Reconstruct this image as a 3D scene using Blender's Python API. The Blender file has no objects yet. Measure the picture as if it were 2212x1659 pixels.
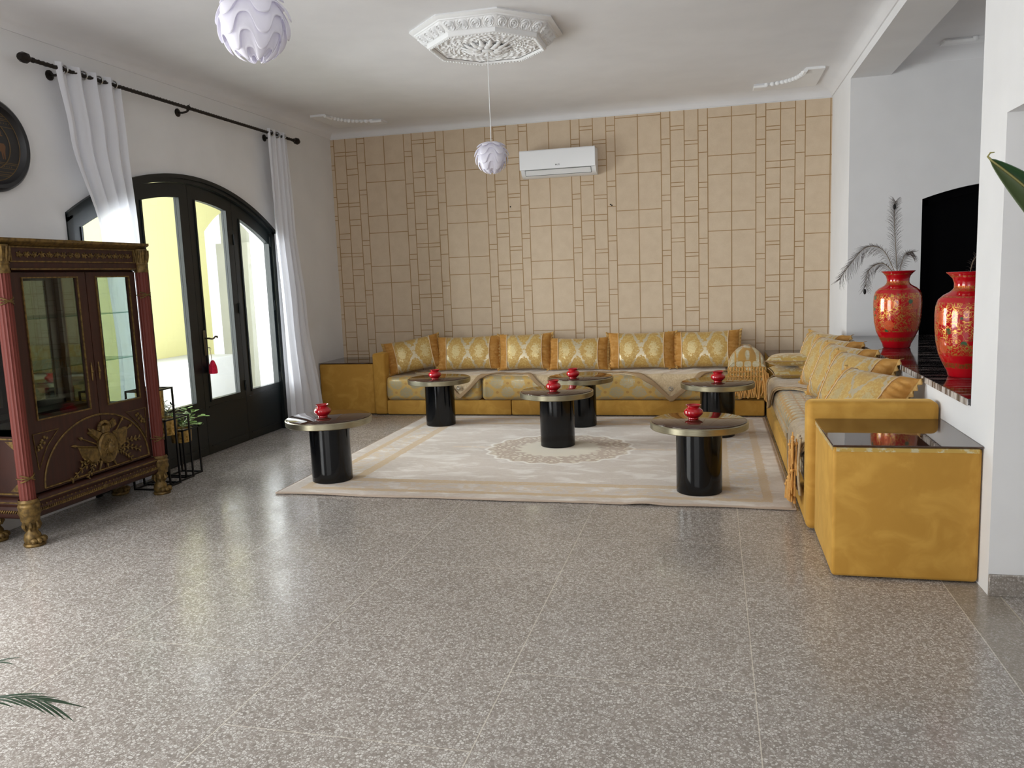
import bpy, bmesh, math, random
from math import pi, radians, sqrt
import math as _m
def sin(a): return _m.sin(a) if abs(a-pi) > 1e-9 else 0.0
def cos(a): return _m.cos(a) if abs(a-pi/2) > 1e-9 else 0.0
from mathutils import Vector, Matrix
random.seed(7)
S = bpy.context.scene
COL = S.collection
# ------------------------------------------------------------------ camera
F_PX, YAW, PITCH, ROLL, HC = 1744.92, radians(-14.1608), radians(-7.5586), radians(-2.1767), 1.5
fw = Vector((sin(YAW)*cos(PITCH), cos(YAW)*cos(PITCH), sin(PITCH)))
rt0 = Vector((cos(YAW), -sin(YAW), 0)); up0 = rt0.cross(fw)
rt = cos(ROLL)*rt0 + sin(ROLL)*up0; up = rt.cross(fw)
cd = bpy.data.cameras.new('camera'); cam = bpy.data.objects.new('camera', cd); COL.objects.link(cam)
cam.matrix_world = Matrix(((rt.x, up.x, -fw.x, 0), (rt.y, up.y, -fw.y, 0), (rt.z, up.z, -fw.z, HC), (0, 0, 0, 1)))
cd.sensor_width = 36; cd.lens = 36*F_PX/2212; cd.clip_start = .05; cd.clip_end = 200
S.camera = cam
# ------------------------------------------------------------------ view, world, light
S.view_settings.view_transform = 'Standard'; S.view_settings.look = 'None'
S.view_settings.gamma = 1; S.view_settings.use_curve_mapping = False
S.view_settings.exposure = 0.55
S.cycles.use_denoising = True
S.cycles.max_bounces = 10; S.cycles.diffuse_bounces = 6; S.cycles.glossy_bounces = 5
S.cycles.transmission_bounces = 8; S.cycles.transparent_max_bounces = 12
S.cycles.sample_clamp_indirect = 6; S.cycles.caustics_refractive = False; S.cycles.caustics_reflective = False
W = bpy.data.worlds.new('sky'); S.world = W; W.use_nodes = True
W.node_tree.nodes['Background'].inputs[0].default_value = (.93, .97, 1, 1)
W.node_tree.nodes['Background'].inputs[1].default_value = 1.15
def area(name, loc, rot, sx, sy, power, col=(1, 1, 1), portal=False):
    l = bpy.data.lights.new(name, 'AREA'); l.shape = 'RECTANGLE'; l.size = sx; l.size_y = sy; l.energy = power; l.color = col
    o = bpy.data.objects.new(name, l); o.location = loc; o.rotation_euler = rot; COL.objects.link(o)
    l.cycles.is_portal = portal
    return o
# daylight at the openings: portals for the sky behind the glazed door, an added fill outside it, daylight at the two out-of-frame windows
area('door_daylight_portal', (-4.75, 6.265, 1.25), (0, radians(-90), 0), 2.5, 2.8, 1, portal=True)
area('added_door_fill', (-7.0, 5.7, 1.6), (0, radians(-90), 0), 3.0, 3.8, 600, (.93, .965, 1))  # unseen area light, added to strengthen the daylight entering by the glazed door
area('side_window_daylight', (-4.62, 1.75, 1.25), (0, radians(-90), 0), 2.1, 2.6, 118, (.96, .98, 1))
area('rear_window_daylight', (-1.7, -2.5, 1.7), (radians(90), 0, 0), 3.6, 2.0, 30, (1, .985, .96))

# ------------------------------------------------------------------ helpers
def lin(c):
    return tuple((v/255/12.92 if v/255 <= .04045 else ((v/255+.055)/1.055)**2.4) for v in c) + (1,)
def link(o, parent=None):
    COL.objects.link(o)
    if parent: o.parent = parent
    return o
def tag(o, label=None, cat=None, group=None, kind=None):
    if label: o['label'] = label
    if cat: o['category'] = cat
    if group: o['group'] = group
    if kind: o['kind'] = kind
    return o
def empty(name, loc=(0, 0, 0), label=None, cat=None, group=None, rot=(0, 0, 0)):
    o = bpy.data.objects.new(name, None); o.empty_display_size = .1; COL.objects.link(o)
    o.location = loc; o.rotation_euler = rot
    return tag(o, label, cat, group)
class MB:
    def __init__(s): s.v = []; s.f = []; s.m = []; s.sm = []
    def face(s, idx, mi=0, smooth=False): s.f.append(tuple(idx)); s.m.append(mi); s.sm.append(smooth)
    def quad(s, pts, mi=0):
        n = len(s.v); s.v += [tuple(p) for p in pts]; s.face(range(n, n+len(pts)), mi)
    def box(s, x0, x1, y0, y1, z0, z1, mi=0):
        n = len(s.v)
        s.v += [(x0,y0,z0),(x1,y0,z0),(x1,y1,z0),(x0,y1,z0),(x0,y0,z1),(x1,y0,z1),(x1,y1,z1),(x0,y1,z1)]
        for q in ((0,3,2,1),(4,5,6,7),(0,1,5,4),(1,2,6,5),(2,3,7,6),(3,0,4,7)): s.face([n+i for i in q], mi)
    def rbox(s, x0, x1, y0, y1, z0, z1, r=.02, seg=3, mi=0):
        bm = bmesh.new(); bmesh.ops.create_cube(bm, size=1)
        for v in bm.verts: v.co = Vector(((x0+x1)/2+v.co.x*(x1-x0), (y0+y1)/2+v.co.y*(y1-y0), (z0+z1)/2+v.co.z*(z1-z0)))
        bmesh.ops.bevel(bm, geom=bm.edges[:], offset=r, segments=seg, profile=.5, affect='EDGES', clamp_overlap=True)
        s.add_bm(bm, mi, True)
    def add_bm(s, bm, mi=0, smooth=False):
        bm.verts.ensure_lookup_table(); n = len(s.v); bm.verts.index_update()
        s.v += [tuple(v.co) for v in bm.verts]
        for f in bm.faces: s.face([n+v.index for v in f.verts], mi, smooth)
        bm.free()
    def lathe(s, prof, c=(0, 0, 0), n=32, mi=0, smooth=True, ax='z', rot=0, capb=False, capt=False):
        b = len(s.v); k = len(prof)
        for i in range(n):
            a = 2*pi*i/n+rot
            for r, h in prof:
                p = (r*cos(a), r*sin(a), h)
                if ax == 'x': p = (h, r*cos(a), r*sin(a))
                if ax == 'y': p = (r*sin(a), h, r*cos(a))
                s.v.append((c[0]+p[0], c[1]+p[1], c[2]+p[2]))
        for i in range(n):
            j = (i+1) % n
            for q in range(k-1): s.face((b+i*k+q, b+j*k+q, b+j*k+q+1, b+i*k+q+1), mi, smooth)
        if capb: s.face([b+i*k for i in range(n)][::-1], mi)
        if capt: s.face([b+i*k+k-1 for i in range(n)], mi)
    def tube(s, pts, r, n=8, mi=0, closed=False, cap=True, smooth=True):
        pts = [Vector(p) for p in pts]; m = len(pts); b = len(s.v)
        rr = r if hasattr(r, '__len__') else [r]*m
        nrm = None
        for i, p in enumerate(pts):
            a = pts[(i-1) % m] if (i > 0 or closed) else p; c = pts[(i+1) % m] if (i < m-1 or closed) else p
            t = (c-a).normalized() if (c-a).length > 1e-9 else Vector((0, 0, 1))
            if nrm is None: nrm = t.orthogonal().normalized()
            nrm = (nrm - t*nrm.dot(t)); nrm = nrm.normalized() if nrm.length > 1e-6 else t.orthogonal().normalized()
            bi = t.cross(nrm)
            for k in range(n):
                q = 2*pi*k/n; s.v.append(tuple(p+(nrm*cos(q)+bi*sin(q))*rr[i]))
        for i in range(m if closed else m-1):
            j = (i+1) % m
            for k in range(n):
                l = (k+1) % n; s.face((b+i*n+k, b+i*n+l, b+j*n+l, b+j*n+k), mi, smooth)
        if cap and not closed:
            s.face([b+k for k in range(n)][::-1], mi); s.face([b+(m-1)*n+k for k in range(n)], mi)
    def grid(s, fn, nu, nv, mi=0, smooth=True, wu=False):
        b = len(s.v)
        for i in range(nu+1):
            for j in range(nv+1): s.v.append(tuple(fn(i/nu, j/nv)))
        for i in range(nu):
            for j in range(nv):
                s.face((b+i*(nv+1)+j, b+(i+1)*(nv+1)+j, b+(i+1)*(nv+1)+j+1, b+i*(nv+1)+j+1), mi, smooth)
    def ball(s, c, r, n=10, m=7, mi=0, sc=(1, 1, 1)):
        b = len(s.v)
        for i in range(m+1):
            t = pi*i/m
            for k in range(n):
                a = 2*pi*k/n; s.v.append((c[0]+r*sc[0]*sin(t)*cos(a), c[1]+r*sc[1]*sin(t)*sin(a), c[2]+r*sc[2]*cos(t)))
        for i in range(m):
            for k in range(n):
                l = (k+1) % n; s.face((b+i*n+k, b+(i+1)*n+k, b+(i+1)*n+l, b+i*n+l), mi, True)
    def ystrip(s, ys, zlo, zhi, x0, x1, mi=0):          # solid between two curves of y, extruded in x
        for a, b_ in zip(ys[:-1], ys[1:]):
            P = [(a, zlo(a)), (b_, zlo(b_)), (b_, zhi(b_)), (a, zhi(a))]; n = len(s.v)
            s.v += [(x0, y, z) for y, z in P]+[(x1, y, z) for y, z in P]
            for q in ((0,1,2,3),(7,6,5,4),(0,4,5,1),(3,2,6,7)): s.face([n+i for i in q], mi)
            if a == ys[0]: s.face([n+i for i in (0,3,7,4)], mi)
            if b_ == ys[-1]: s.face([n+i for i in (1,5,6,2)], mi)
    def xform(s, M, start=0):
        for i in range(start, len(s.v)): s.v[i] = tuple(M @ Vector(s.v[i]))
    def build(s, name, mats, parent=None, fix=True, at=None):
        me = bpy.data.meshes.new(name)
        vs = s.v if at is None else [(x-at[0], y-at[1], z-at[2]) for x, y, z in s.v]
        me.from_pydata(vs, [], s.f)
        if not isinstance(mats, (list, tuple)): mats = [mats]
        for m in mats: me.materials.append(m)
        me.polygons.foreach_set('material_index', s.m); me.polygons.foreach_set('use_smooth', s.sm)
        if fix:
            bm = bmesh.new(); bm.from_mesh(me); bmesh.ops.remove_doubles(bm, verts=bm.verts[:], dist=1e-5)
            bmesh.ops.recalc_face_normals(bm, faces=bm.faces[:]); bm.to_mesh(me); bm.free()
        me.update(); me.set_sharp_from_angle(angle=radians(38))
        o = bpy.data.objects.new(name, me)
        if at is not None: o.location = at
        return link(o, parent)
def solid(o, t, off=0):
    m = o.modifiers.new('solid', 'SOLIDIFY'); m.thickness = t; m.offset = off; return o
def subsurf(o, n=1):
    m = o.modifiers.new('sub', 'SUBSURF'); m.levels = n; m.render_levels = n; return o
def lerp(pts, x):
    if x <= pts[0][0]: return pts[0][1]
    for (a, u), (b, v) in zip(pts[:-1], pts[1:]):
        if x <= b:
            t = (x-a)/(b-a); return u+(v-u)*t
    return pts[-1][1]
def smoothpts(pts, x):
    if x <= pts[0][0]: return pts[0][1]
    for (a, u), (b, v) in zip(pts[:-1], pts[1:]):
        if x <= b:
            t = (x-a)/(b-a); t = t*t*(3-2*t); return u+(v-u)*t
    return pts[-1][1]
def copy_tree(o, parent=None):
    c = o.copy(); COL.objects.link(c)
    if parent: c.parent = parent
    for ch in [q for q in list(o.children)]: copy_tree(ch, c)
    return c
def frange(a, b, n): return [a+(b-a)*i/n for i in range(n+1)]

# ------------------------------------------------------------------ materials
class NT:
    def __init__(s, name, rough=.5, metal=0, col=None):
        s.mat = bpy.data.materials.new(name); s.mat.use_nodes = True; s.t = s.mat.node_tree; s.p = s.t.nodes['Principled BSDF']
        s.p.inputs['Roughness'].default_value = rough; s.p.inputs['Metallic'].default_value = metal
        if col: s.p.inputs['Base Color'].default_value = lin(col)
        s._o = None
    def n(s, t, **k):
        q = s.t.nodes.new(t)
        for a, b in k.items(): setattr(q, a, b)
        return q
    def l(s, a, b): s.t.links.new(a, b)
    def put(s, sock, v):
        if isinstance(v, (int, float)): sock.default_value = v
        elif isinstance(v, tuple): sock.default_value = v
        else: s.l(v, sock)
    def m(s, op, a, b=0.0, c=None):
        q = s.n('ShaderNodeMath', operation=op); s.put(q.inputs[0], a); s.put(q.inputs[1], b)
        if c is not None: s.put(q.inputs[2], c)
        return q.outputs[0]
    def obj(s):
        if not s._o: s._o = s.n('ShaderNodeTexCoord').outputs['Object']
        return s._o
    def xyz(s):
        q = s.n('ShaderNodeSeparateXYZ'); s.l(s.obj(), q.inputs[0]); return q.outputs
    def scaled(s, v):
        q = s.n('ShaderNodeMapping'); s.l(s.obj(), q.inputs[0]); q.inputs['Scale'].default_value = v; return q.outputs[0]
    def noise(s, scale, detail=3, vec=None, rough=.5, dist=0):
        q = s.n('ShaderNodeTexNoise'); q.inputs['Scale'].default_value = scale; q.inputs['Detail'].default_value = detail
        q.inputs['Roughness'].default_value = rough; q.inputs['Distortion'].default_value = dist
        s.l(vec or s.obj(), q.inputs['Vector']); return q.outputs[0]
    def vor(s, scale, out='Distance', feat='F1', vec=None, rnd=1):
        q = s.n('ShaderNodeTexVoronoi', feature=feat); q.inputs['Scale'].default_value = scale; q.inputs['Randomness'].default_value = rnd
        s.l(vec or s.obj(), q.inputs['Vector']); return q.outputs[out]
    def ramp(s, f, stops, const=False):
        q = s.n('ShaderNodeValToRGB'); s.l(f, q.inputs[0]); e = q.color_ramp.elements
        if const: q.color_ramp.interpolation = 'CONSTANT'
        while len(e) < len(stops): e.new(.5)
        for el, (p, c) in zip(e, stops): el.position = p; el.color = lin(c) if max(c) > 1 else (c[0], c[0], c[0], 1)
        return q.outputs[0]
    def mix(s, f, a, b, mode='MIX'):
        q = s.n('ShaderNodeMix', data_type='RGBA', blend_type=mode); s.put(q.inputs['Factor'], f)
        s.put(q.inputs['A'], lin(a) if isinstance(a, tuple) and len(a) == 3 else a); s.put(q.inputs['B'], lin(b) if isinstance(b, tuple) and len(b) == 3 else b)
        return q.outputs['Result']
    def band(s, v, lo, hi, soft=.002):        # 1 inside lo..hi
        a = s.n('ShaderNodeMapRange', interpolation_type='SMOOTHSTEP'); s.put(a.inputs['Value'], v); a.inputs[1].default_value = lo-soft; a.inputs[2].default_value = lo+soft
        b = s.n('ShaderNodeMapRange', interpolation_type='SMOOTHSTEP'); s.put(b.inputs['Value'], v); b.inputs[1].default_value = hi-soft; b.inputs[2].default_value = hi+soft
        return s.m('SUBTRACT', a.outputs[0], b.outputs[0])
    def step(s, v, e, soft=.02):
        a = s.n('ShaderNodeMapRange', interpolation_type='SMOOTHSTEP'); s.put(a.inputs['Value'], v); a.inputs[1].default_value = e-soft; a.inputs[2].default_value = e+soft
        return a.outputs[0]
    def color(s, c): s.put(s.p.inputs['Base Color'], c); return s
    def rough(s, r): s.put(s.p.inputs['Roughness'], r); return s
    def metal(s, r): s.put(s.p.inputs['Metallic'], r); return s
    def bump(s, h, strength=.2, dist=.01):
        b = s.n('ShaderNodeBump'); b.inputs['Strength'].default_value = strength; b.inputs['Distance'].default_value = dist
        s.l(h, b.inputs['Height']); s.l(b.outputs[0], s.p.inputs['Normal']); return s
    def set(s, **k):
        for a, b in k.items(): s.p.inputs[a.replace('_', ' ')].default_value = b
        return s
def plain(name, col, rough=.5, metal=0, **k): return NT(name, rough, metal, col).set(**k).mat
def m_wall(name, c, b=.08):
    t = NT(name, .75); n = t.noise(3, 4); t.color(t.mix(t.step(n, .5, .3), tuple(int(v*.975) for v in c), c)); t.bump(t.noise(60, 4), b, .004); return t.mat
WALL = m_wall('white_plaster', (228, 228, 229)); CEIL = m_wall('white_ceiling_paint', (227, 227, 229)); PLASTER = m_wall('gypsum', (236, 237, 238), .03)
def m_wallpaper():
    t = NT('beige_wallpaper', .6); n = t.noise(9, 5); f = t.noise(160, 3)
    c = t.mix(t.step(n, .5, .25), (199, 178, 152), (207, 187, 161)); c = t.mix(t.m('MULTIPLY', t.step(f, .55, .2), .25), c, (216, 200, 172))
    t.color(c); t.bump(f, .08, .002); return t.mat
WP = m_wallpaper(); WPL = plain('wallpaper_line', (158, 126, 84), .55)
def m_terrazzo(name, dark=0):
    t = NT(name, .3); v = t.vor(100, 'Color'); d = t.vor(100, 'Distance', 'DISTANCE_TO_EDGE'); sp = t.n('ShaderNodeSeparateColor'); t.l(v, sp.inputs[0])
    chip = t.ramp(sp.outputs[0], [(0, (136, 128, 121)), (.3, (168, 161, 154)), (.65, (192, 187, 181)), (.93, (210, 206, 201))])
    grout = t.ramp(t.noise(7, 3), [(.3, (136, 128, 121)), (.7, (150, 142, 135))])
    c = t.mix(t.step(d, .09, .06), grout, chip)
    big = t.ramp(t.noise(1.3, 3), [(.35, (.90,)), (.65, (1.0,))]); c = t.mix(1.0, c, big, 'MULTIPLY')
    x, y, z = t.xyz()
    if not dark:
        fx = t.m('FRACT', t.m('DIVIDE', t.m('ADD', x, 20*.899+.763), .899)); lx = t.m('LESS_THAN', fx, .0042)
        col = t.m('FLOOR', t.m('DIVIDE', t.m('ADD', x, 20*.899+.763), .899))
        ph = t.m('MULTIPLY', t.m('FRACT', t.m('MULTIPLY', col, .5)), 1.06)
        fy = t.m('FRACT', t.m('DIVIDE', t.m('ADD', t.m('ADD', y, ph), 30*1.6-2.82), 1.6)); ly = t.m('LESS_THAN', fy, .0022)
        inr = t.m('LESS_THAN', x, 1.04)
        ln = t.m('MULTIPLY', t.m('MAXIMUM', lx, ly), inr)
        c = t.mix(t.m('MULTIPLY', ln, .75), c, (214, 206, 192))
        bd = t.band(x, 1.04, 1.24, .001)
        c = t.mix(t.m('MULTIPLY', bd, .55), c, (138, 129, 114))
        c = t.mix(t.m('MULTIPLY', t.band(x, 1.236, 1.242, .001), .8), c, (190, 180, 160))
    else: c = t.mix(.5, c, (120, 112, 104))
    t.color(c); r = t.ramp(t.noise(2.2, 4, dist=1.5), [(.3, (.13,)), (.7, (.27,))]); t.rough(r)
    t.set(Specular_IOR_Level=.55); wv = t.noise(3.5, 3, dist=1.0); t.bump(wv, .12, .006); return t.mat
TERR = m_terrazzo('terrazzo'); TERRD = m_terrazzo('terrazzo_skirting', 1)
def m_velvet(name, c, c2, ns=6):
    t = NT(name, .7); n = t.noise(ns, 4, dist=1.2); t.color(t.mix(t.step(n, .55, .18), c, c2)); t.set(Sheen_Weight=.6, Sheen_Roughness=.35, Sheen_Tint=lin((255, 214, 130)), Specular_IOR_Level=.25)
    t.bump(t.noise(300, 2), .15, .001); return t.mat
VELV = m_velvet('gold_velvet', (180, 134, 56), (198, 152, 70)); VELV2 = m_velvet('amber_velvet', (172, 122, 56), (192, 146, 82), 14)
TAN = m_velvet('tan_ruffle', (176, 140, 84), (198, 164, 104), 20)
def fabric_finish(t, c, sil, r0=.5, r1=.3):
    t.color(c); t.rough(t.m('SUBTRACT', r0, t.m('MULTIPLY', sil, r0-r1))); t.metal(t.m('ADD', .15, t.m('MULTIPLY', sil, .3)))
    t.set(Sheen_Weight=.2); t.bump(t.noise(220, 2, t.scaled((1, 1, .25))), .2, .001); return t.mat
def m_brocade():      # cushion face: two ogee frames of silver leaf on gold satin
    t = NT('gold_brocade', .4); x, y, z = t.xyz(); nz = t.m('MULTIPLY', t.m('SUBTRACT', t.noise(38, 4), .5), 1.5)
    f = t.m('ADD', t.m('COSINE', t.m('MULTIPLY', t.m('SUBTRACT', x, .135), 2*pi/.27)), t.m('MULTIPLY', t.m('COSINE', t.m('MULTIPLY', t.m('SUBTRACT', z, .21), 2*pi/.44)), .95))
    g = t.m('ADD', f, nz); fr = t.band(g, -.5, .05, .08)
    cen = t.step(t.m('ADD', f, t.m('MULTIPLY', t.m('SUBTRACT', t.noise(70, 3), .5), 3)), 1.45, .1)
    mott = t.step(t.noise(55, 4), .54, .05)
    gold = t.mix(t.m('MULTIPLY', mott, .55), (182, 146, 76), (202, 176, 112)); c = t.mix(t.m('MULTIPLY', fr, .85), gold, (196, 186, 160)); c = t.mix(t.m('MULTIPLY', cen, .5), c, (214, 204, 160))
    return fabric_finish(t, c, t.m('MAXIMUM', fr, cen))
BROC = m_brocade()
def m_seat():         # mattress: staggered silver damask medallions on gold
    t = NT('gold_damask_seat', .4); s = .235; o = t.obj(); q = t.n('ShaderNodeSeparateXYZ'); t.l(o, q.inputs[0]); x, y, z = q.outputs
    yz = t.m('SUBTRACT', z, y)
    def motif(dx, dz, rx, rz):
        u = t.m('SUBTRACT', t.m('FRACT', t.m('ADD', t.m('DIVIDE', x, s), 50+dx)), .5); v = t.m('SUBTRACT', t.m('FRACT', t.m('ADD', t.m('DIVIDE', yz, s*.86), 50+dz)), .5)
        r = t.m('SQRT', t.m('ADD', t.m('POWER', t.m('DIVIDE', t.m('ABSOLUTE', u), rx), 1.7), t.m('POWER', t.m('DIVIDE', t.m('ABSOLUTE', v), rz), 1.7))); return r
    nz = t.m('MULTIPLY', t.m('SUBTRACT', t.noise(48, 3), .5), .8)
    a = t.m('MINIMUM', motif(0, 0, .33, .3), motif(.5, .5, .33, .3)); r = t.m('ADD', a, nz)
    sil = t.m('SUBTRACT', 1.0, t.step(r, 1.0, .08)); inner = t.step(t.noise(75, 3), .5, .05); sil = t.m('MULTIPLY', sil, t.m('ADD', .45, t.m('MULTIPLY', inner, .5)))
    dot = t.m('SUBTRACT', 1.0, t.step(t.m('MINIMUM', motif(.5, 0, .07, .07), motif(0, .5, .07, .07)), 1.0, .2))
    c = t.mix(sil, (198, 162, 88), (172, 164, 136)); c = t.mix(t.m('MULTIPLY', dot, .7), c, (172, 128, 62)); return fabric_finish(t, c, sil)
SEAT = m_seat()
def m_ogee(name, sx=.15, sy=.13, axis=0):        # gold lattice on silver cells
    t = NT(name, .35); o = t.xyz(); x, y, z = o
    u = y if axis == 0 else x
    v = t.m('SUBTRACT', z, x) if axis == 0 else t.m('SUBTRACT', z, y)
    nz = t.m('MULTIPLY', t.m('SUBTRACT', t.noise(20, 2), .5), .5)
    f = t.m('ADD', t.m('MULTIPLY', t.m('COSINE', t.m('MULTIPLY', u, 2*pi/sx)), t.m('COSINE', t.m('MULTIPLY', v, 2*pi/sy))), t.m('MULTIPLY', nz, .3))
    line = t.band(f, -.26, .26, .08); mott = t.step(t.noise(45, 3), .52, .06)
    c = t.mix(mott, (196, 186, 150), (212, 204, 178)); c = t.mix(line, c, (176, 134, 62))
    return fabric_finish(t, c, t.m('SUBTRACT', 1.0, line), .5, .27)
OGEE = m_ogee('silver_gold_ogee_throw', .24, .14); OGEE2 = m_ogee('ogee_arm_throw', .16, .14, 1)
def m_stripe_gold():
    t = NT('olive_gold_satin', .35); n = t.step(t.noise(30, 4), .55, .06); c = t.mix(n, (190, 156, 76), (214, 204, 164)); return fabric_finish(t, c, n)
SATIN = m_stripe_gold()
def m_quilt(name, c1, c2):
    t = NT(name, .6); x, y, z = t.xyz(); u = t.m('ADD', x, t.m('SUBTRACT', y, z)); v = t.m('SUBTRACT', x, t.m('SUBTRACT', y, z))
    q = t.m('MINIMUM', t.m('ABSOLUTE', t.m('SINE', t.m('MULTIPLY', u, 26))), t.m('ABSOLUTE', t.m('SINE', t.m('MULTIPLY', v, 26))))
    n = t.noise(60, 3); t.color(t.mix(t.step(n, .5, .15), c1, c2)); t.set(Sheen_Weight=.4); t.bump(t.m('ADD', t.m('POWER', q, .4), t.m('MULTIPLY', n, .3)), .5, .006); return t.mat
QUILT = m_quilt('beige_quilt', (196, 172, 134), (210, 188, 152)); QUILT2 = m_quilt('taupe_quilt', (170, 146, 108), (188, 164, 124)); QBORD = plain('quilt_border', (166, 138, 102), .7)
FRINGE = m_velvet('fringe_thread', (196, 144, 78), (216, 168, 100), 60)
PIPING = plain('cream_piping', (214, 186, 146), .5)
BLACKG = plain('black_lacquer', (9, 10, 12), .1, 0, Specular_IOR_Level=.35)
def m_brass():
    t = NT('brushed_champagne_metal', .3, 1); n = t.noise(20, 3, t.scaled((1, 1, 12))); t.color(t.mix(t.step(n, .5, .3), (158, 152, 130), (176, 170, 146))); t.rough(.32); return t.mat
RIM = m_brass()
GTOP = plain('bronze_tinted_glass', (62, 40, 30), .03, 0, Specular_IOR_Level=.6, IOR=1.55)
REDG = plain('red_glaze', (170, 8, 24), .12, 0, Coat_Weight=.6, Coat_Roughness=.05)
WPLAST = plain('white_plastic', (232, 234, 236), .3)
def m_shade():
    t = NT('translucent_white_shade', .35, 0, (246, 245, 250)); tr = t.n('ShaderNodeBsdfTranslucent'); tr.inputs[0].default_value = lin((246, 244, 252))
    mx = t.n('ShaderNodeMixShader'); mx.inputs[0].default_value = .45; out = t.t.nodes['Material Output']; t.l(t.p.outputs[0], mx.inputs[1]); t.l(tr.outputs[0], mx.inputs[2]); t.l(mx.outputs[0], out.inputs[0]); return t.mat
SHADE = m_shade()
def m_sheer():
    t = NT('sheer_white_voile', .7, 0, (228, 229, 235)); tr = t.n('ShaderNodeBsdfTranslucent'); tr.inputs[0].default_value = lin((244, 246, 252)); tp = t.n('ShaderNodeBsdfTransparent')
    mx = t.n('ShaderNodeMixShader'); mx.inputs[0].default_value = .2; m2 = t.n('ShaderNodeMixShader'); m2.inputs[0].default_value = .07; out = t.t.nodes['Material Output']
    t.l(t.p.outputs[0], mx.inputs[1]); t.l(tr.outputs[0], mx.inputs[2]); t.l(mx.outputs[0], m2.inputs[1]); t.l(tp.outputs[0], m2.inputs[2]); t.l(m2.outputs[0], out.inputs[0]); return t.mat
SHEER = m_sheer()
def m_glass(name, c=(1, 1, 1), rough=0, refl=.08):
    m = bpy.data.materials.new(name); m.use_nodes = True; t = m.node_tree; t.nodes.remove(t.nodes['Principled BSDF'])
    a = t.nodes.new('ShaderNodeBsdfTransparent'); a.inputs[0].default_value = (*c, 1); g = t.nodes.new('ShaderNodeBsdfGlossy'); g.inputs['Roughness'].default_value = rough
    f = t.nodes.new('ShaderNodeFresnel'); f.inputs[0].default_value = 1.45; x = t.nodes.new('ShaderNodeMixShader')
    gm = t.nodes.new('ShaderNodeNewGeometry'); m1 = t.nodes.new('ShaderNodeMath'); m1.operation = 'SUBTRACT'; m1.inputs[0].default_value = 1; t.links.new(gm.outputs['Backfacing'], m1.inputs[1])
    m2 = t.nodes.new('ShaderNodeMath'); m2.operation = 'MULTIPLY'; t.links.new(f.outputs[0], m2.inputs[0]); t.links.new(m1.outputs[0], m2.inputs[1]); t.links.new(m2.outputs[0], x.inputs[0]); t.links.new(a.outputs[0], x.inputs[1]); t.links.new(g.outputs[0], x.inputs[2]); t.links.new(x.outputs[0], t.nodes['Material Output'].inputs[0]); return m
GLASS = m_glass('clear_glass', (.97, .98, .97)); GSHELF = m_glass('green_glass', (.55, .72, .68)); CGLASS = m_glass('old_cabinet_glass', (.72, .76, .73))
MIRROR = plain('aged_mirror', (208, 214, 202), .02, 1)
DGREEN = plain('dark_green_paint', (15, 22, 23), .35, 0, Specular_IOR_Level=.35)
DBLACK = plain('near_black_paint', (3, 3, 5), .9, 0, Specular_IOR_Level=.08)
IRON = plain('wrought_iron', (38, 32, 28), .45, .6); BIRON = plain('black_iron', (12, 12, 14), .4, .3)
STEEL = plain('nickel', (190, 190, 188), .25, 1); BRASSO = plain('old_brass', (96, 88, 66), .4, .9)
def m_wood():
    t = NT('mahogany_red', .5); n = t.noise(5, 4, t.scaled((1, 8, .7))); t.color(t.mix(t.step(n, .5, .25), (44, 18, 9), (58, 26, 14))); t.set(Specular_IOR_Level=.4); return t.mat
WOOD = m_wood(); WOODR = plain('red_fluted_paint', (96, 32, 19), .65)
def m_gilt():
    t = NT('antique_gilt', .5, .45); n = t.noise(40, 3); t.color(t.mix(t.step(n, .5, .2), (80, 61, 28), (124, 98, 50))); t.bump(n, .3, .003); return t.mat
GILT = m_gilt()
def m_marble():
    t = NT('dark_veined_marble', .08); n = t.noise(16, 6, t.scaled((.16, 1, 1)), .65, .8)
    t.color(t.ramp(n, [(.42, (22, 21, 23)), (.54, (52, 46, 47)), (.60, (150, 138, 136)), (.64, (44, 38, 40)), (.8, (26, 24, 26))])); t.set(Specular_IOR_Level=.7); return t.mat
MARB = m_marble()
def m_marble_edge():
    t = NT('striped_marble_edge', .2); n = t.noise(26, 4, t.scaled((.3, 1, .12))); t.color(t.ramp(n, [(.38, (60, 56, 56)), (.5, (130, 126, 124)), (.6, (214, 212, 210)), (.72, (90, 84, 84))])); return t.mat
MARBE = m_marble_edge()
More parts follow.
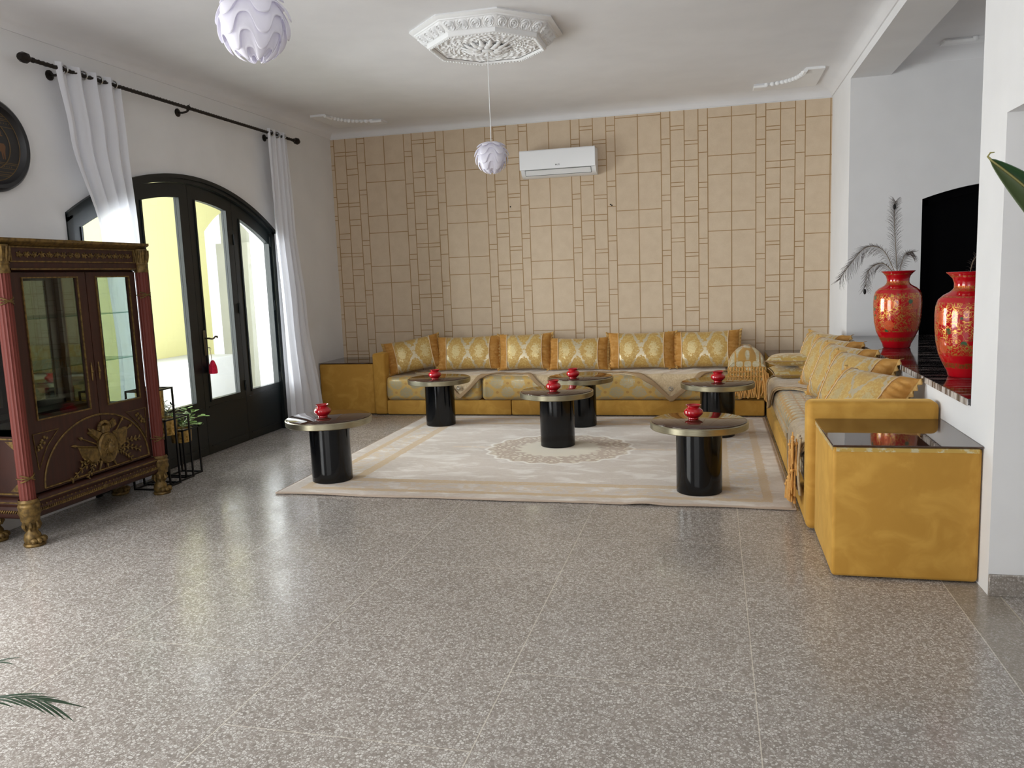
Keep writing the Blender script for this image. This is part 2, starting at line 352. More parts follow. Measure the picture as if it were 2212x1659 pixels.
def m_vase():
    t = NT('red_enamel_vase', .1); x, y, z = t.xyz(); ang = t.m('ARCTAN2', y, x)
    q = t.n('ShaderNodeCombineXYZ'); t.l(t.m('MULTIPLY', ang, .165), q.inputs[0]); t.l(z, q.inputs[1]); uv = q.outputs[0]
    body = t.band(z, .13, .425, .004)
    d = t.vor(26, vec=uv); rings = t.band(t.m('FRACT', t.m('MULTIPLY', d, 2.6)), .30, .52, .05)
    w = t.noise(20, 2, uv, .5, 2.5); curl = t.band(w, .475, .53, .01)
    gold = t.m('MULTIPLY', t.m('MAXIMUM', t.m('MULTIPLY', rings, t.step(t.noise(16, 2, uv), .5, .05)), curl), body)
    fx = t.m('SUBTRACT', t.m('FRACT', t.m('ADD', t.m('DIVIDE', ang, 2*pi/5), 10.2)), .5); fz = t.m('DIVIDE', t.m('SUBTRACT', t.m('FRACT', t.m('DIVIDE', t.m('SUBTRACT', z, .10), .16)), .5), 1.3)
    fr = t.m('SQRT', t.m('ADD', t.m('POWER', fx, 2), t.m('POWER', fz, 2))); flower = t.m('MULTIPLY', t.m('SUBTRACT', 1.0, t.step(t.m('ADD', fr, t.m('MULTIPLY', t.m('SUBTRACT', t.noise(60, 2, uv), .5), .08)), .185, .01)), body)
    leafn = t.vor(15, vec=uv); leaf = t.m('MULTIPLY', t.m('SUBTRACT', 1.0, t.step(leafn, .28, .02)), t.m('MULTIPLY', body, t.step(t.noise(9, 2, uv), .5, .04)))
    zb = t.m('MAXIMUM', t.m('MAXIMUM', t.band(z, .452, .458, .001), t.band(z, .485, .515, .002)), t.m('MAXIMUM', t.band(z, .055, .085, .002), t.band(z, .565, .572, .001)))
    zb = t.m('MULTIPLY', zb, t.step(t.noise(90, 2, uv), .47, .05))
    c = t.mix(gold, (176, 6, 22), (204, 156, 74)); c = t.mix(leaf, c, (52, 92, 58)); c = t.mix(t.m('MULTIPLY', flower, .85), c, (206, 92, 54)); c = t.mix(t.m('MULTIPLY', zb, .8), c, (186, 130, 54))
    g2 = t.m('MAXIMUM', t.m('MULTIPLY', gold, t.m('SUBTRACT', 1.0, leaf)), zb)
    t.color(c); t.metal(t.m('MULTIPLY', g2, .8)); t.rough(t.m('ADD', .1, t.m('MULTIPLY', g2, .22))); t.set(Coat_Weight=.5, Coat_Roughness=.05); return t.mat
VASE = m_vase()
def m_rug():
    t = NT('ivory_gold_rug', .85); x, y, z = t.xyz(); nz = t.m('MULTIPLY', t.m('SUBTRACT', t.noise(26, 3), .5), .03)
    X = t.m('ABSOLUTE', t.m('ADD', x, nz)); Y = t.m('ABSOLUTE', t.m('ADD', y, nz))
    e = t.m('MAXIMUM', t.m('SUBTRACT', X, 1.79), t.m('SUBTRACT', Y, 1.60))       # 0 at the edge, negative inward
    soft = t.noise(3.2, 5, t.scaled((1, 2.2, 1)), .6, .6)
    c = t.mix(t.step(soft, .56, .09), (178, 158, 138), (208, 197, 184))
    fine = t.noise(40, 4, t.scaled((1, 3, 1))); c = t.mix(t.m('MULTIPLY', t.step(fine, .55, .1), .35), c, (208, 197, 182))
    mid = t.band(e, -.40, -.11, .01); pat = t.step(t.noise(17, 4, None, .6), .52, .04); c = t.mix(t.m('MULTIPLY', t.m('MULTIPLY', mid, pat), .6), c, (190, 156, 96))
    wob = t.step(t.noise(60, 3), .42, .08)
    b1 = t.band(e, -.185, -.125, .006); b2 = t.band(e, -.47, -.385, .006); b = t.m('MULTIPLY', t.m('MAXIMUM', b1, b2), t.m('ADD', .7, t.m('MULTIPLY', wob, .3))); c = t.mix(b, c, (178, 138, 64))
    r = t.m('SQRT', t.m('ADD', t.m('POWER', t.m('DIVIDE', x, .64), 2), t.m('POWER', t.m('DIVIDE', t.m('SUBTRACT', y, .04), .60), 2)))
    vd = t.vor(20, 'Distance', 'DISTANCE_TO_EDGE'); lat = t.m('SUBTRACT', 1.0, t.step(vd, .2, .06))
    scal = t.m('ADD', r, t.m('MULTIPLY', t.m('SINE', t.m('MULTIPLY', t.m('ARCTAN2', x, y), 20)), .03))
    med = t.m('SUBTRACT', 1.0, t.step(scal, .95, .03)); ring = t.band(scal, .55, .95, .04)
    c = t.mix(med, c, (204, 188, 156)); c = t.mix(t.m('MULTIPLY', t.m('MULTIPLY', ring, lat), .95), c, (148, 108, 54)); c = t.mix(t.m('MULTIPLY', t.band(scal, .96, 1.0, .015), .7), c, (240, 234, 222))
    spine = t.m('MULTIPLY', t.m('MULTIPLY', t.band(t.m('ABSOLUTE', x), .62, .98, .03), t.m('SUBTRACT', 1.0, t.step(t.m('ABSOLUTE', t.m('SUBTRACT', y, .04)), .03, .015))), t.step(t.noise(40, 2), .45, .05)); c = t.mix(t.m('MULTIPLY', spine, .6), c, (204, 172, 124))
    t.color(c); t.set(Sheen_Weight=.5); t.bump(t.m('ADD', t.noise(220, 2), t.m('MULTIPLY', soft, .6)), .4, .005); return t.mat
RUG = m_rug(); RUGE = plain('rug_binding', (176, 158, 142), .9)
LEAF = plain('deep_green_leaf', (38, 66, 40), .35); LEAFU = plain('leaf_underside', (78, 92, 58), .5); LEAFL = plain('fresh_green_leaf', (112, 146, 72), .4); RIB = plain('leaf_rib', (134, 128, 72), .5)
YEL = plain('pale_yellow_render', (214, 209, 152), .8); PALE = m_wall('pale_grey_render', (196, 196, 182)); CONC = m_wall('courtyard_paving', (200, 198, 190))
HAMM = NT('hammered_brass', .35, .9); HAMM.color(HAMM.mix(HAMM.step(HAMM.vor(40), .4, .2), (150, 116, 56), (190, 156, 90))); HAMM.bump(HAMM.vor(40), .8, .006); HAMM = HAMM.mat
SOIL = plain('potting_soil', (70, 52, 36), .9); TERRAC = plain('terracotta', (150, 84, 52), .8)
FEATH = plain('grey_brown_feather', (78, 68, 64), .8)

# ------------------------------------------------------------------ room shell
XL, XR, YB, YF, ZC, ZK = -4.42, 1.19, 9.12, -2.6, 3.30, 3.20
def struct(o): o['kind'] = 'structure'; return o
ARC_R, ARC_CY, ARC_CZ = 2.605, 6.265, -.145
def zarch(y, cy=ARC_CY): return ARC_CZ+sqrt(max(0, ARC_R**2-(y-cy)**2))
b = MB(); b.quad([(-12, -3, 0), (3.3, -3, 0), (3.3, 12, 0), (-12, 12, 0)]); b.v = [(max(x, -4.5), max(y, -2.7), z) if True else 0 for x, y, z in b.v]
b.v = [(-4.72, -2.7, 0), (3.3, -2.7, 0), (3.3, 9.3, 0), (-4.72, 9.3, 0)]; b.box(-4.72, 3.3, -2.7, 9.3, -.1, -.001)
struct(b.build('floor', TERR, fix=False))
# ceiling with a shallow cove running round the main room
b = MB(); cw = .22
def ring(k):      # rectangle inset by k in plan
    return [(XL+k, YF+k), (XR-k, YF+k), (XR-k, YB-k), (XL+k, YB-k)]
prof = [(0, ZK), (.012, ZK), (.03, ZK+.035), (.07, ZK+.064), (.12, ZK+.084), (.17, ZK+.095), (cw, ZC)]
for (k0, z0), (k1, z1) in zip(prof[:-1], prof[1:]):
    A, B = ring(k0), ring(k1)
    for i in range(4):
        j = (i+1) % 4; n = len(b.v); b.v += [(*A[i], z0), (*A[j], z0), (*B[j], z1), (*B[i], z1)]; b.face((n, n+1, n+2, n+3), 0, k0 > .01)
A = ring(cw); b.quad([(*p, ZC) for p in A]); b.box(XL-.3, 3.3, YF-.1, YB+.2, ZC+.03, ZC+.1)
struct(b.build('ceiling', CEIL))
b = MB(); b.box(XL-.3, 3.3, YB, YB+.15, 0, ZC+.02); struct(b.build('wall_back', WALL))
# papered face: sheet plus its printed lines
b = MB(); yw = YB-.003; b.quad([(XL, yw, 0), (XR, yw, 0), (XR, yw, 3.19), (XL, yw, 3.19)], 0)
PX = .983; x0 = -4.377; ed = [0, .147, .293, .391, .637, .885]; T = .592
def vline(x):
    if XL < x < XR: b.box(x-.0045, x+.0045, yw-.0012, yw, 0, 3.19, 1)
for i in range(-1, 7):
    for e in ed: vline(x0+PX*i+e)
RES = {'W': [(2.669, 2.867), (2.732, 2.932), (2.256, 2.056), (2.767, 2.573), (2.696, 2.498), (2.626, 2.426)]}
PLr = [(2.446, 2.404, 2.679, 2.612), (2.518, 2.476, 2.75, 2.684), (1.995, 1.955, 2.231, 2.161), (2.515, 2.477, 2.149, 2.086), (2.442, 2.401, 2.671, 2.606), (2.363, 2.325, 2.598, 2.53)]
PRr = [(2.443, 2.40, 2.838, 2.77), (2.518, 2.474, 2.91, 2.839), (2.432, 2.391, 2.829, 2.76), (2.359, 2.319, 2.146, 2.082), (2.279, 2.24, 2.075, 2.009), (2.202, 2.165, 2.6, 2.528)]
NRr = [(2.902, 2.586, 2.531), (2.975, 2.661, 2.605), (2.89, 2.572, 2.517), (2.819, 2.502, 2.444), (2.739, 2.426, 2.372), (2.667, 2.349, 2.294)]
NLr = [None, (2.991, 2.932, 2.621), (2.468, 2.41, 2.099), (2.386, 2.331, 2.019), (2.907, 2.848, 2.534), (2.829, 2.773, 2.464)]
def hl(xa, xb, vals):
    xa = max(xa, XL); xb = min(xb, XR)
    for v in vals:
        k = v-T*int((v-.02)/T)
        while k < 3.185: b.box(xa, xb, yw-.0010, yw, k-.004, k+.004, 1); k += T
for i in range(6):
    X0 = x0+PX*i
    hl(X0, X0+.147, PLr[i]); hl(X0+.147, X0+.293, PRr[i]); hl(X0+.293, X0+.391, NRr[i]); hl(X0+.391, X0+.885, RES['W'][i])
    if NLr[i]: hl(X0-.098, X0, NLr[i])
hl(XL, x0, (2.3, 2.25, 1.93))
for (px_, pz_) in ((-2.24, 2.29), (-1.10, 2.25), (-1.085, 2.24)): b.ball((px_, yw-.002, pz_), .008, 6, 4, 2)
struct(b.build('wall_back_paper', [WP, WPL, IRON], fix=False))
# left wall with two arched openings
b = MB(); w0, w1 = XL-.28, XL
b.box(w0, w1, YF-.1, .355, 0, ZC+.02); b.box(w0, w1, 3.145, 4.87, 0, ZC+.02); b.box(w0, w1, 7.66, YB+.05, 0, ZC+.02)
b.ystrip(frange(4.87, 7.66, 28), zarch, lambda y: ZC+.02, w0, w1); b.ystrip(frange(.355, 3.145, 28), lambda y: zarch(y, 1.75), lambda y: ZC+.02, w0, w1)
struct(b.build('wall_left', WALL))
# near wall behind the camera, with a wide opening
b = MB(); b.box(XL-.3, -3.6, YF-.15, YF, 0, 3.4); b.box(.2, 3.3, YF-.15, YF, 0, 3.4); b.box(-3.6, .2, YF-.15, YF, 2.75, 3.4); b.box(-3.6, .2, YF-.15, YF, 0, .6); struct(b.build('wall_near', WALL))
# right wall: end by the paper, beam, parapet under the ledge, pillar, second beam
b = MB(); YJ = 7.98
b.box(XR, XR+.33, YJ, YB+.05, 0, ZC+.02); b.box(XR, XR+.33, 4.22, YJ, 3.13, ZC+.02); b.box(XR, XR+.33, 4.22, YJ, 0, .805)
b.box(XR, 3.3, 3.88, 4.22, 0, ZC+.02); b.box(XR, XR+.33, YF, 3.88, 2.10, ZC+.02)
struct(b.build('wall_right', WALL))
b = MB(); b.box(XR+.33, 3.3, YF, 3.88, 2.6, 2.7); struct(b.build('ceiling_side', CEIL))
b = MB(); b.box(3.2, 3.3, YF, YB+.1, 0, ZC+.02); struct(b.build('wall_far_right', WALL))
# alcove end wall with an arched black opening
def zar2(x): return 1.35+sqrt(max(0, .95**2-(x-2.55)**2))*.86
b = MB()
def xstrip(b, xs, zlo, zhi, y0, y1, mi=0):
    n0 = len(b.v); b.ystrip(xs, zlo, zhi, y0, y1, mi)
    for i in range(n0, len(b.v)): x, y, z = b.v[i]; b.v[i] = (y, x, z)
b.box(XR+.33, 1.80, YJ, YJ+.25, 0, ZC+.02); b.box(3.25, 3.3, YJ, YJ+.25, 0, ZC+.02)
xstrip(b, frange(1.80, 3.25, 24), lambda x: 2.17-.125*((x-2.52)/.72)**2, lambda x: ZC+.02, YJ, YJ+.25)
struct(b.build('wall_alcove', WALL))
b = MB(); b.quad([(XR+.33, 4.2, ZK), (XR+.33, YJ, ZK), (3.3, YJ, ZK), (3.3, 4.2, ZK)])
for i, (a, z) in enumerate(((0, 0), (.2, .1))): pass
b = MB(); b.box(XR+.3, 3.3, 4.2, YJ+.02, ZC, ZC+.05)
pf = [(0, ZK), (.03, ZK+.035), (.07, ZK+.064), (.12, ZK+.084), (.22, ZC)]
for (k0, z0), (k1, z1) in zip(pf[:-1], pf[1:]):
    n = len(b.v); b.v += [(XR+.33, YJ-k0, z0), (3.3, YJ-k0, z0), (3.3, YJ-k1, z1), (XR+.33, YJ-k1, z1)]; b.face((n, n+1, n+2, n+3), 0, True)
struct(b.build('ceiling_alcove', CEIL))
b = MB(); b.box(XR-.012, 3.2, 4.22, YJ, .81, .84, 0); b.box(XR-.016, XR-.004, 4.222, YJ-.002, .806, .838, 1); struct(b.build('trim_1', [MARB, MARBE], fix=False))
d2 = empty('door_2', (2.5, YJ+.12, .84)); struct(d2)
b = MB(); zz = lambda x: 2.17-.125*((x-2.52)/.72)**2
xstrip(b, frange(1.80, 3.25, 20), lambda x: zz(x)-.07, lambda x: zz(x), YJ+.09, YJ+.15); b.box(1.80, 1.87, YJ+.09, YJ+.15, .84, 2.04)
b.xform(Matrix.Translation((-2.5, -YJ-.12, -.84))); b.build('door_frame', DBLACK, d2)
for xa, xb in ((1.87, 2.32), (2.33, 2.78), (2.79, 3.24)):
    b = MB(); xstrip(b, frange(xa, xb, 6), lambda x: .84, lambda x: zz(x)-.07, YJ+.13, YJ+.17); b.xform(Matrix.Translation((-2.5, -YJ-.12, -.84))); b.build('leaf_panel', DBLACK, d2)
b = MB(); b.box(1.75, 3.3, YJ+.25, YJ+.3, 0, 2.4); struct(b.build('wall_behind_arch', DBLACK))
b = MB(); b.rbox(XR+.001, 3.2, 3.865, 3.88, 0, .10, .003, 1); struct(b.build('baseboard_right', TERRD))
# thin picture line where the wall meets the cove
# corner plaster ornaments
def ornament(name, cx, cy, sx, sy, lx, ly, label):
    b = MB(); n = 26; P = []; t = .022
    for i in range(n+1):
        a = pi/2*i/n; u = 1-sin(a)**.55*.86; v = 1-cos(a)**.55*.86
        P.append((lx*(1-sin(a)**.75*.72), ly*(1-cos(a)**.75*.72)))
    # inner edge from (lx, small) to (small, ly)
    base = [(0, 0), (lx, 0)]+[(p[0], p[1]) for p in P]+[(0, ly)]
    k = len(b.v); 
    for z in (ZC+.001, ZC-t): b.v += [(cx+sx*p[0], cy+sy*p[1], z) for p in base]
    m = len(base); b.face(range(k+m, k+2*m)); b.face(range(k, k+m))
    for i in range(m): j = (i+1) % m; b.face((k+i, k+j, k+m+j, k+m+i))
    pts = [(cx+sx*p[0], cy+sy*p[1], ZC-t) for p in P]
    for i, p in enumerate(P[3:-3]):
        if i % 2 == 0: b.ball((cx+sx*p[0], cy+sy*p[1], ZC-t*.6), .026, 8, 5, 0, (1, 1, .9))
    b.tube([pts[i] for i in range(0, 4)], .018, 6); b.tube([pts[i] for i in range(len(pts)-4, len(pts))], .018, 6)
    o = b.build(name, PLASTER); tag(o, label, 'ceiling ornament', 'plaster ceiling corners'); return o
ornament('plaster_corner_ornament', XL+cw, YB-cw, 1, -1, .62, .68, 'white plaster scalloped corner ornament on the ceiling above the left end of the papered wall')
ornament('plaster_corner_ornament', XR-cw+.03, YB-cw, -1, -1, .60, .74, 'white plaster scalloped corner ornament on the ceiling beside the right wall beam')
ornament('plaster_corner_ornament', 3.0, YJ-cw, -1, -1, 1.15, .5, 'shadowed plaster ornament on the ceiling inside the alcove above the vases')

# ------------------------------------------------------------------ arched glazed door
D = empty('door_1', (XL, ARC_CY, 0)); struct(D); OFF = Matrix.Translation((-XL, -ARC_CY, 0))
def dpart(b, name, mats, par=D): b.xform(OFF); return b.build(name, mats, par)
b = MB(); ys = frange(4.87, 7.66, 36)
b.ystrip(ys, lambda y: zarch(y)-.055 if 4.93 < y < 7.6 else zarch(y)-.055, zarch, XL-.09, XL+.012); b.box(XL-.09, XL+.012, 4.87, 4.925, 0, 2.05); b.box(XL-.09, XL+.012, 7.605, 7.66, 0, 2.05)
b.ystrip(ys, lambda y: zarch(y)-.022, lambda y: zarch(y)+.012, XL, XL+.03); b.box(XL-.09, XL-.062, 4.93, 7.6, 0, .03); dpart(b, 'door_frame', DGREEN)
leaves = [(4.93, 5.60, 5.04, 5.50, 'a'), (5.605, 6.298, 5.70, 6.17, 'b'), (6.302, 6.955, 6.40, 6.855, 'c'), (6.96, 7.60, 7.075, 7.575, 'd')]
for ya, yb, pa, pb, nm in leaves:
    b = MB(); top = lambda y: zarch(y)-.058; pt = lambda y: zarch(y)-.178
    X0, X1 = XL-.065, XL-.02
    b.ystrip(frange(ya, pa, 3), lambda y: .006, top, X0, X1); b.ystrip(frange(pb, yb, 3), lambda y: .006, top, X0, X1)
    b.ystrip(frange(pa, pb, 10), pt, top, X0, X1); b.box(X0, X1, pa, pb, .006, .495)
    for e in (.010,):   # glazing bead
        b.box(X1, X1+.008, pa-.02, pa, .475, pt(pa)); b.box(X1, X1+.008, pb, pb+.02 if pb+.02 < yb else yb, .475, pt(pb)); b.box(X1, X1+.008, pa, pb, .475, .495)
    b.box(X1, X1+.006, ya+.05, yb-.05, .07, .078); b.box(X1, X1+.006, ya+.05, yb-.05, .43, .438)
    lf = dpart(b, 'door_leaf', DGREEN)
    g = MB(); g.ystrip(frange(pa, pb, 10), lambda y: .495, pt, XL-.046, XL-.042); dpart(g, 'glass_pane', GLASS, lf)
    if nm in 'cd':
        h = MB()
        for zz_ in (.55, 1.3, 1.95): h.tube([(X1+.006, yb+.002, zz_-.05), (X1+.006, yb+.002, zz_+.05)], .008, 8)
        dpart(h, 'hinge', DGREEN, lf)
lfc = [o for o in D.children if o.name.startswith('door_leaf')][2]
b = MB(); b.rbox(XL-.02, XL-.008, 6.345, 6.38, .90, 1.13, .006, 2); dpart(b, 'handle_plate', BRASSO, lfc)
b = MB(); b.tube([(XL-.01, 6.362, 1.055), (XL+.035, 6.362, 1.055)], .008, 8); b.tube([(XL+.035, 6.36, 1.055), (XL+.04, 6.39, 1.047), (XL+.04, 6.42, 1.05), (XL+.042, 6.445, 1.066), (XL+.042, 6.47, 1.062), (XL+.042, 6.475, 1.05)], [.009, .008, .008, .008, .010, .006], 8); dpart(b, 'lever_handle', BRASSO, lfc)
b = MB(); b.rbox(XL-.02, XL-.012, 5.57, 5.60, 0.3, .34, .002, 1); dpart(b, 'bolt', BIRON, lfc)
# key with red tassel
kt = empty('key_tassel', (XL+.01, 6.368, .97), 'bright red silk tassel hanging from the key in the glazed arched door', 'tassel')
b = MB(); b.tube([(0, 0, 0), (.02, 0, 0)], .004, 6); b.tube([(.02+.0, .012*cos(a), -.012+.012*sin(a)) for a in frange(0, 2*pi, 10)], .002, 5); b.build('key', STEEL, kt)
b = MB(); b.tube([(.02, 0, -.02), (.024, .004, -.07), (.024, .005, -.115)], .0025, 6); b.build('cord', PIPING, kt)
TRED = m_velvet('red_silk', (206, 20, 56), (226, 40, 76), 60)
b = MB()
b.lathe([(.002, 0), (.012, -.004), (.02, -.02), (.031, -.05), (.036, -.085), (.037, -.115), (.033, -.122), (.0, -.12)], (.03, .007, -.112), 20)
for i in range(len(b.v)):
    x, y, z = b.v[i]; a = math.atan2(y-.007, x-.03); r = 1+.08*sin(a*9); b.v[i] = (.03+(x-.03)*r, .007+(y-.007)*r, z)
b.build('tassel_skirt', TRED, kt)
b = MB(); b.lathe([(.002, 0), (.02, -.01), (.027, -.05), (.03, -.095), (.0, -.097)], (.012, .034, -.13), 14); b.build('tassel_skirt', plain('dusky_red', (150, 40, 56), .7), kt)

# ------------------------------------------------------------------ courtyard outside
b = MB(); b.box(-14, XL-.28, -3, 16, -.15, -.03); struct(b.build('ground_courtyard', CONC))
WX = -7.1
def zc(y): return 2.31+.32*sin(min(1, max(0, (y-10.4)/.62))*pi/2)
b = MB(); b.box(WX-.3, WX, -3, 3.7, -.03, 3.4); b.box(WX-.3, WX, 7.7, 10.4, -.03, 3.4); b.box(WX-.3, WX, 3.7, 7.7, 3.15, 3.4); b.ystrip(frange(10.4, 11.1, 10), zc, lambda y: 3.4, WX-.3, WX); struct(b.build('wall_courtyard_yellow', YEL))  # the wide out-of-view gap is cut for the added fill light
b = MB(); b.box(WX-.3, XL-.28, 11.1, 11.35, -.03, 2.17); b.box(WX-.3, XL-.28, 11.25, 11.5, 2.17, 3.4); struct(b.build('wall_courtyard_end', PALE))
b = MB(); b.rbox(WX+.002, -6.28, 8.7, 9.75, -.03, .60, .02, 3); struct(b.build('wall_courtyard_parapet', m_wall('white_render', (196, 197, 198))))
b = MB(); b.box(-14, WX-.3, 5, 16, -.2, -.031); struct(b.build('ground_outside', CONC))
# foliage glimpsed through the arch
gp = empty('garden_shrub', (-8.0, 12.55, -.03), 'green garden shrub glimpsed at the edge of the courtyard arch through the door glass', 'shrub')
b = MB(); b.tube([(0, 0, 0), (.02, .02, .8), (0, .05, 1.9)], [.03, .02, .01], 6); b.build('stem', SOIL, gp)
b = MB()
for i in range(420):
    a = random.uniform(0, 2*pi); r = .32*sqrt(random.random()); z = random.uniform(.2, 2.3); c = Vector((r*cos(a), .05+r*sin(a), z)); d = Vector((random.uniform(-1, 1), random.uniform(-1, 1), random.uniform(-.6, .6))).normalized(); e = d.orthogonal().normalized()
    b.quad([c-d*.04, c+e*.018, c+d*.04, c-e*.018])
b.build('foliage', LEAFL, gp, fix=False)

# ------------------------------------------------------------------ curtain rod and curtains
RX, RZ = XL+.11, 3.02
rod = empty('curtain_rod', (RX, 6.2, RZ), 'long dark twisted iron curtain rod above the arched glazed door', 'curtain rod')
yA, yB = 4.62-6.2, 8.02-6.2
b = MB(); n = 240; B0 = len(b.v); k = 10
for i in range(n+1):
    y = yA+(yB-yA)*i/n
    for j in range(k):
        a = 2*pi*j/k; r = .0135+.0028*cos(3*(a-y*55)); b.v.append((r*cos(a), y, r*sin(a)))
for i in range(n):
    for j in range(k): l = (j+1) % k; b.face((i*k+j, i*k+l, (i+1)*k+l, (i+1)*k+j), 0, True)
b.build('rod', IRON, rod)
for s, y in ((-1, yA), (1, yB)):
    b = MB(); b.lathe([(.0, -.005), (.018, 0), (.018, .012), (.012, .02), (.016, .035), (.034, .055), (.036, .085), (.022, .115), (0, .12)], (0, 0, 0), 8, ax='y', smooth=False)
    if s < 0: b.v = [(x, -q, z) for x, q, z in b.v]
    b.v = [(x, q+y, z) for x, q, z in b.v]; b.build('finial', IRON, rod)
for y in (4.86-6.2, 6.24-6.2, 7.62-6.2):
    b = MB(); b.tube([(-.108, y, -.03), (-.06, y, -.035), (-.02, y, -.03), (0, y, -.018)], .009, 8); b.lathe([(0, 0), (.035, 0), (.035, .008), (.02, .014), (0, .014)], (-.11, y, -.03), 12, ax='x')
    b.tube([(0.018*cos(a), y, .018*sin(a)) for a in frange(0, 2*pi, 12)], .005, 6, closed=False); b.tube([(0, y+.012, .015), (0, y+.02, .035)], .003, 5); b.build('bracket', IRON, rod)
def curtain(name, prof, label, folds, amp, rings):
    # prof: list of (z, y_start, y_end, x)
    C0 = empty(name, (RX, prof[0][1], 0), label, 'curtain', 'white voile curtains'); z0 = prof[0][0]; z1 = prof[-1][0]
    zs = [-p[0] for p in prof]
    def fn(u, v):
        z = z0+(z1-z0)*v; ya = smoothpts([(-p[0], p[1]) for p in prof], -z); yb = smoothpts([(-p[0], p[2]) for p in prof], -z); xx = smoothpts([(-p[0], p[3]) for p in prof], -z)
        w = (yb-ya)/(prof[0][2]-prof[0][1]); ph = u*folds*2*pi
        return (xx+amp*sin(ph+.6*sin(v*3))*(.85+.3*v)+.006*sin(ph*2.3+v*5)-RX, ya+(yb-ya)*(u+.012*sin(ph*2))-prof[0][1], z+.012*sin(ph)*v)
    b = MB(); b.grid(fn, folds*16, 60); o = b.build('drape', SHEER, C0, fix=False)
    h = MB(); h.grid(lambda u, v: tuple(a+c for a, c in zip(fn(u, v*.028), (.0015, 0, 0))), folds*16, 3); h.build('heading', SHEER, C0, fix=False)
    for (yy, tilt) in rings:
        r = MB(); r.tube([(0.028*cos(a), yy-prof[0][1]+.01*cos(a)*tilt, RZ+.028*sin(a)) for a in frange(0, 2*pi, 20)][:-1], .006, 6, closed=True); r.build('eyelet', STEEL, C0)
    return C0
curtain('curtain', [(3.06, 4.80, 5.42, RX), (2.6, 4.86, 5.43, RX), (1.9, 5.05, 5.46, RX), (1.0, 5.09, 5.48, RX+.01), (.02, 5.09, 5.47, RX-.03)], 'white voile curtain slanting down behind the red display cabinet', 4, .026, [(4.87, 1), (5.05, 1), (5.2, 1), (5.35, 1)])
curtain('curtain', [(3.06, 7.50, 7.86, RX), (2.2, 7.50, 7.90, RX), (1.2, 7.50, 8.0, RX+.02), (.02, 7.48, 8.18, RX+.05)], 'white voile curtain hanging free at the papered-wall side of the arched door', 4, .026, [(7.56, 1), (7.68, 1), (7.8, 1)])

# ------------------------------------------------------------------ wall plate
wp = empty('wall_plate', (XL, 4.30, 2.452), 'round black wall plate with a gold camel scene, cut by the photo edge', 'plate')
b = MB(); b.lathe([(.0, .012), (.225, .012), (.235, .02), (.252, .042), (.275, .046), (.29, .034), (.298, .01), (.298, 0), (0, 0)], (0, 0, 0), 64, ax='x'); b.build('rim', plain('ebonised_wood', (20, 19, 22), .35), wp)
GIN = plain('gold_inlay', (96, 76, 48), .5, .3)
b = MB(); X = .0135
def flat(pts, dx=0.0): b.quad([(X+dx, y, z) for y, z in pts])
b.tube([(X, .226*cos(a), .226*sin(a)) for a in frange(0, 2*pi, 60)][:-1], .003, 5, closed=True); b.tube([(X, .15*cos(a)*1.0, .15*sin(a)) for a in frange(0, 2*pi, 48)][:-1], .0035, 5, closed=True)
for z in (.16, .17, .185, .20, -.105, -.115, -.14, -.165, -.18, .12, -.19):
    w = sqrt(.225**2-z*z); flat([(-w, z-.002), (w, z-.002), (w, z+.002), (-w, z+.002)])
for k in range(-9, 10):
    if abs(k) < 9: flat([(k*.02-.005, .14), (k*.02+.005, .14), (k*.02, .15)]); flat([(k*.018-.005, -.132), (k*.018+.005, -.132), (k*.018, -.122)])
b.build('inlay_border', GIN, wp)
b = MB()
def camel(cy):
    s_ = .9; P = [(-.055, .0), (-.062, .03), (-.05, .05), (-.02, .05), (-.005, .075), (.01, .05), (.028, .048), (.04, .03), (.05, .035), (.058, .06), (.052, .066), (.075, .068), (.083, .06), (.07, .055), (.065, .03), (.055, .005), (.035, -.005), (.033, -.06), (.025, -.06), (.024, -.005), (.005, -.01), (-.02, -.008), (-.028, -.06), (-.036, -.06), (-.035, -.01), (-.045, -.06), (-.053, -.06)]
    flat([(cy-q[0]*s_, q[1]*s_-.03) for q in P])
camel(.06); camel(-.09)
flat([(.02, .06), (.10, .06), (.10, .066), (.02, .066)]); flat([(.03, .066), (.05, .066), (.05, .10), (.03, .10)]); flat([(.07, .066), (.09, .066), (.09, .09), (.07, .09)])
b.build('camel_inlay', plain('copper_inlay', (104, 72, 48), .5, .3), wp, fix=False)

# ------------------------------------------------------------------ red and gilt display cabinet
CX, CY0 = -4.02, 4.455
cab = empty('display_cabinet', (-4.2, CY0, 0), 'antique mahogany-red display cabinet with gilt mounts, glazed doors and lion-paw feet', 'cabinet')
CO = Matrix.Translation((4.2, -CY0, 0))
def cp(b, name, mats, par=cab): b.xform(CO); return b.build(name, mats, par)
ya, yb, xb = 3.90, 5.02, -4.385
b = MB(); b.box(xb, CX-.012, ya, yb, .25, .29); b.box(xb, CX-.012, ya, yb, 1.63, 1.80)         # floor and top deck
b.box(xb, xb+.012, ya, yb, .29, 1.63); b.box(xb, CX-.012, ya, ya+.02, .29, .70); b.box(xb, CX-.012, yb-.02, yb, .29, .70)
for yy in (ya, yb-.03):
    for xx in (xb, CX-.06): b.box(xx, xx+.045, yy, yy+.03, .70, 1.63)
b.box(xb, CX-.012, ya, yb, .66, .70)
cp(b, 'carcass', WOOD)
b = MB(); b.box(xb+.013, xb+.016, ya+.03, yb-.03, .72, 1.62); cp(b, 'mirror_back', MIRROR)
for yy in (ya+.005, yb-.009):
    b = MB(); b.box(xb+.045, CX-.06, yy, yy+.004, .70, 1.63); cp(b, 'side_glass', CGLASS)
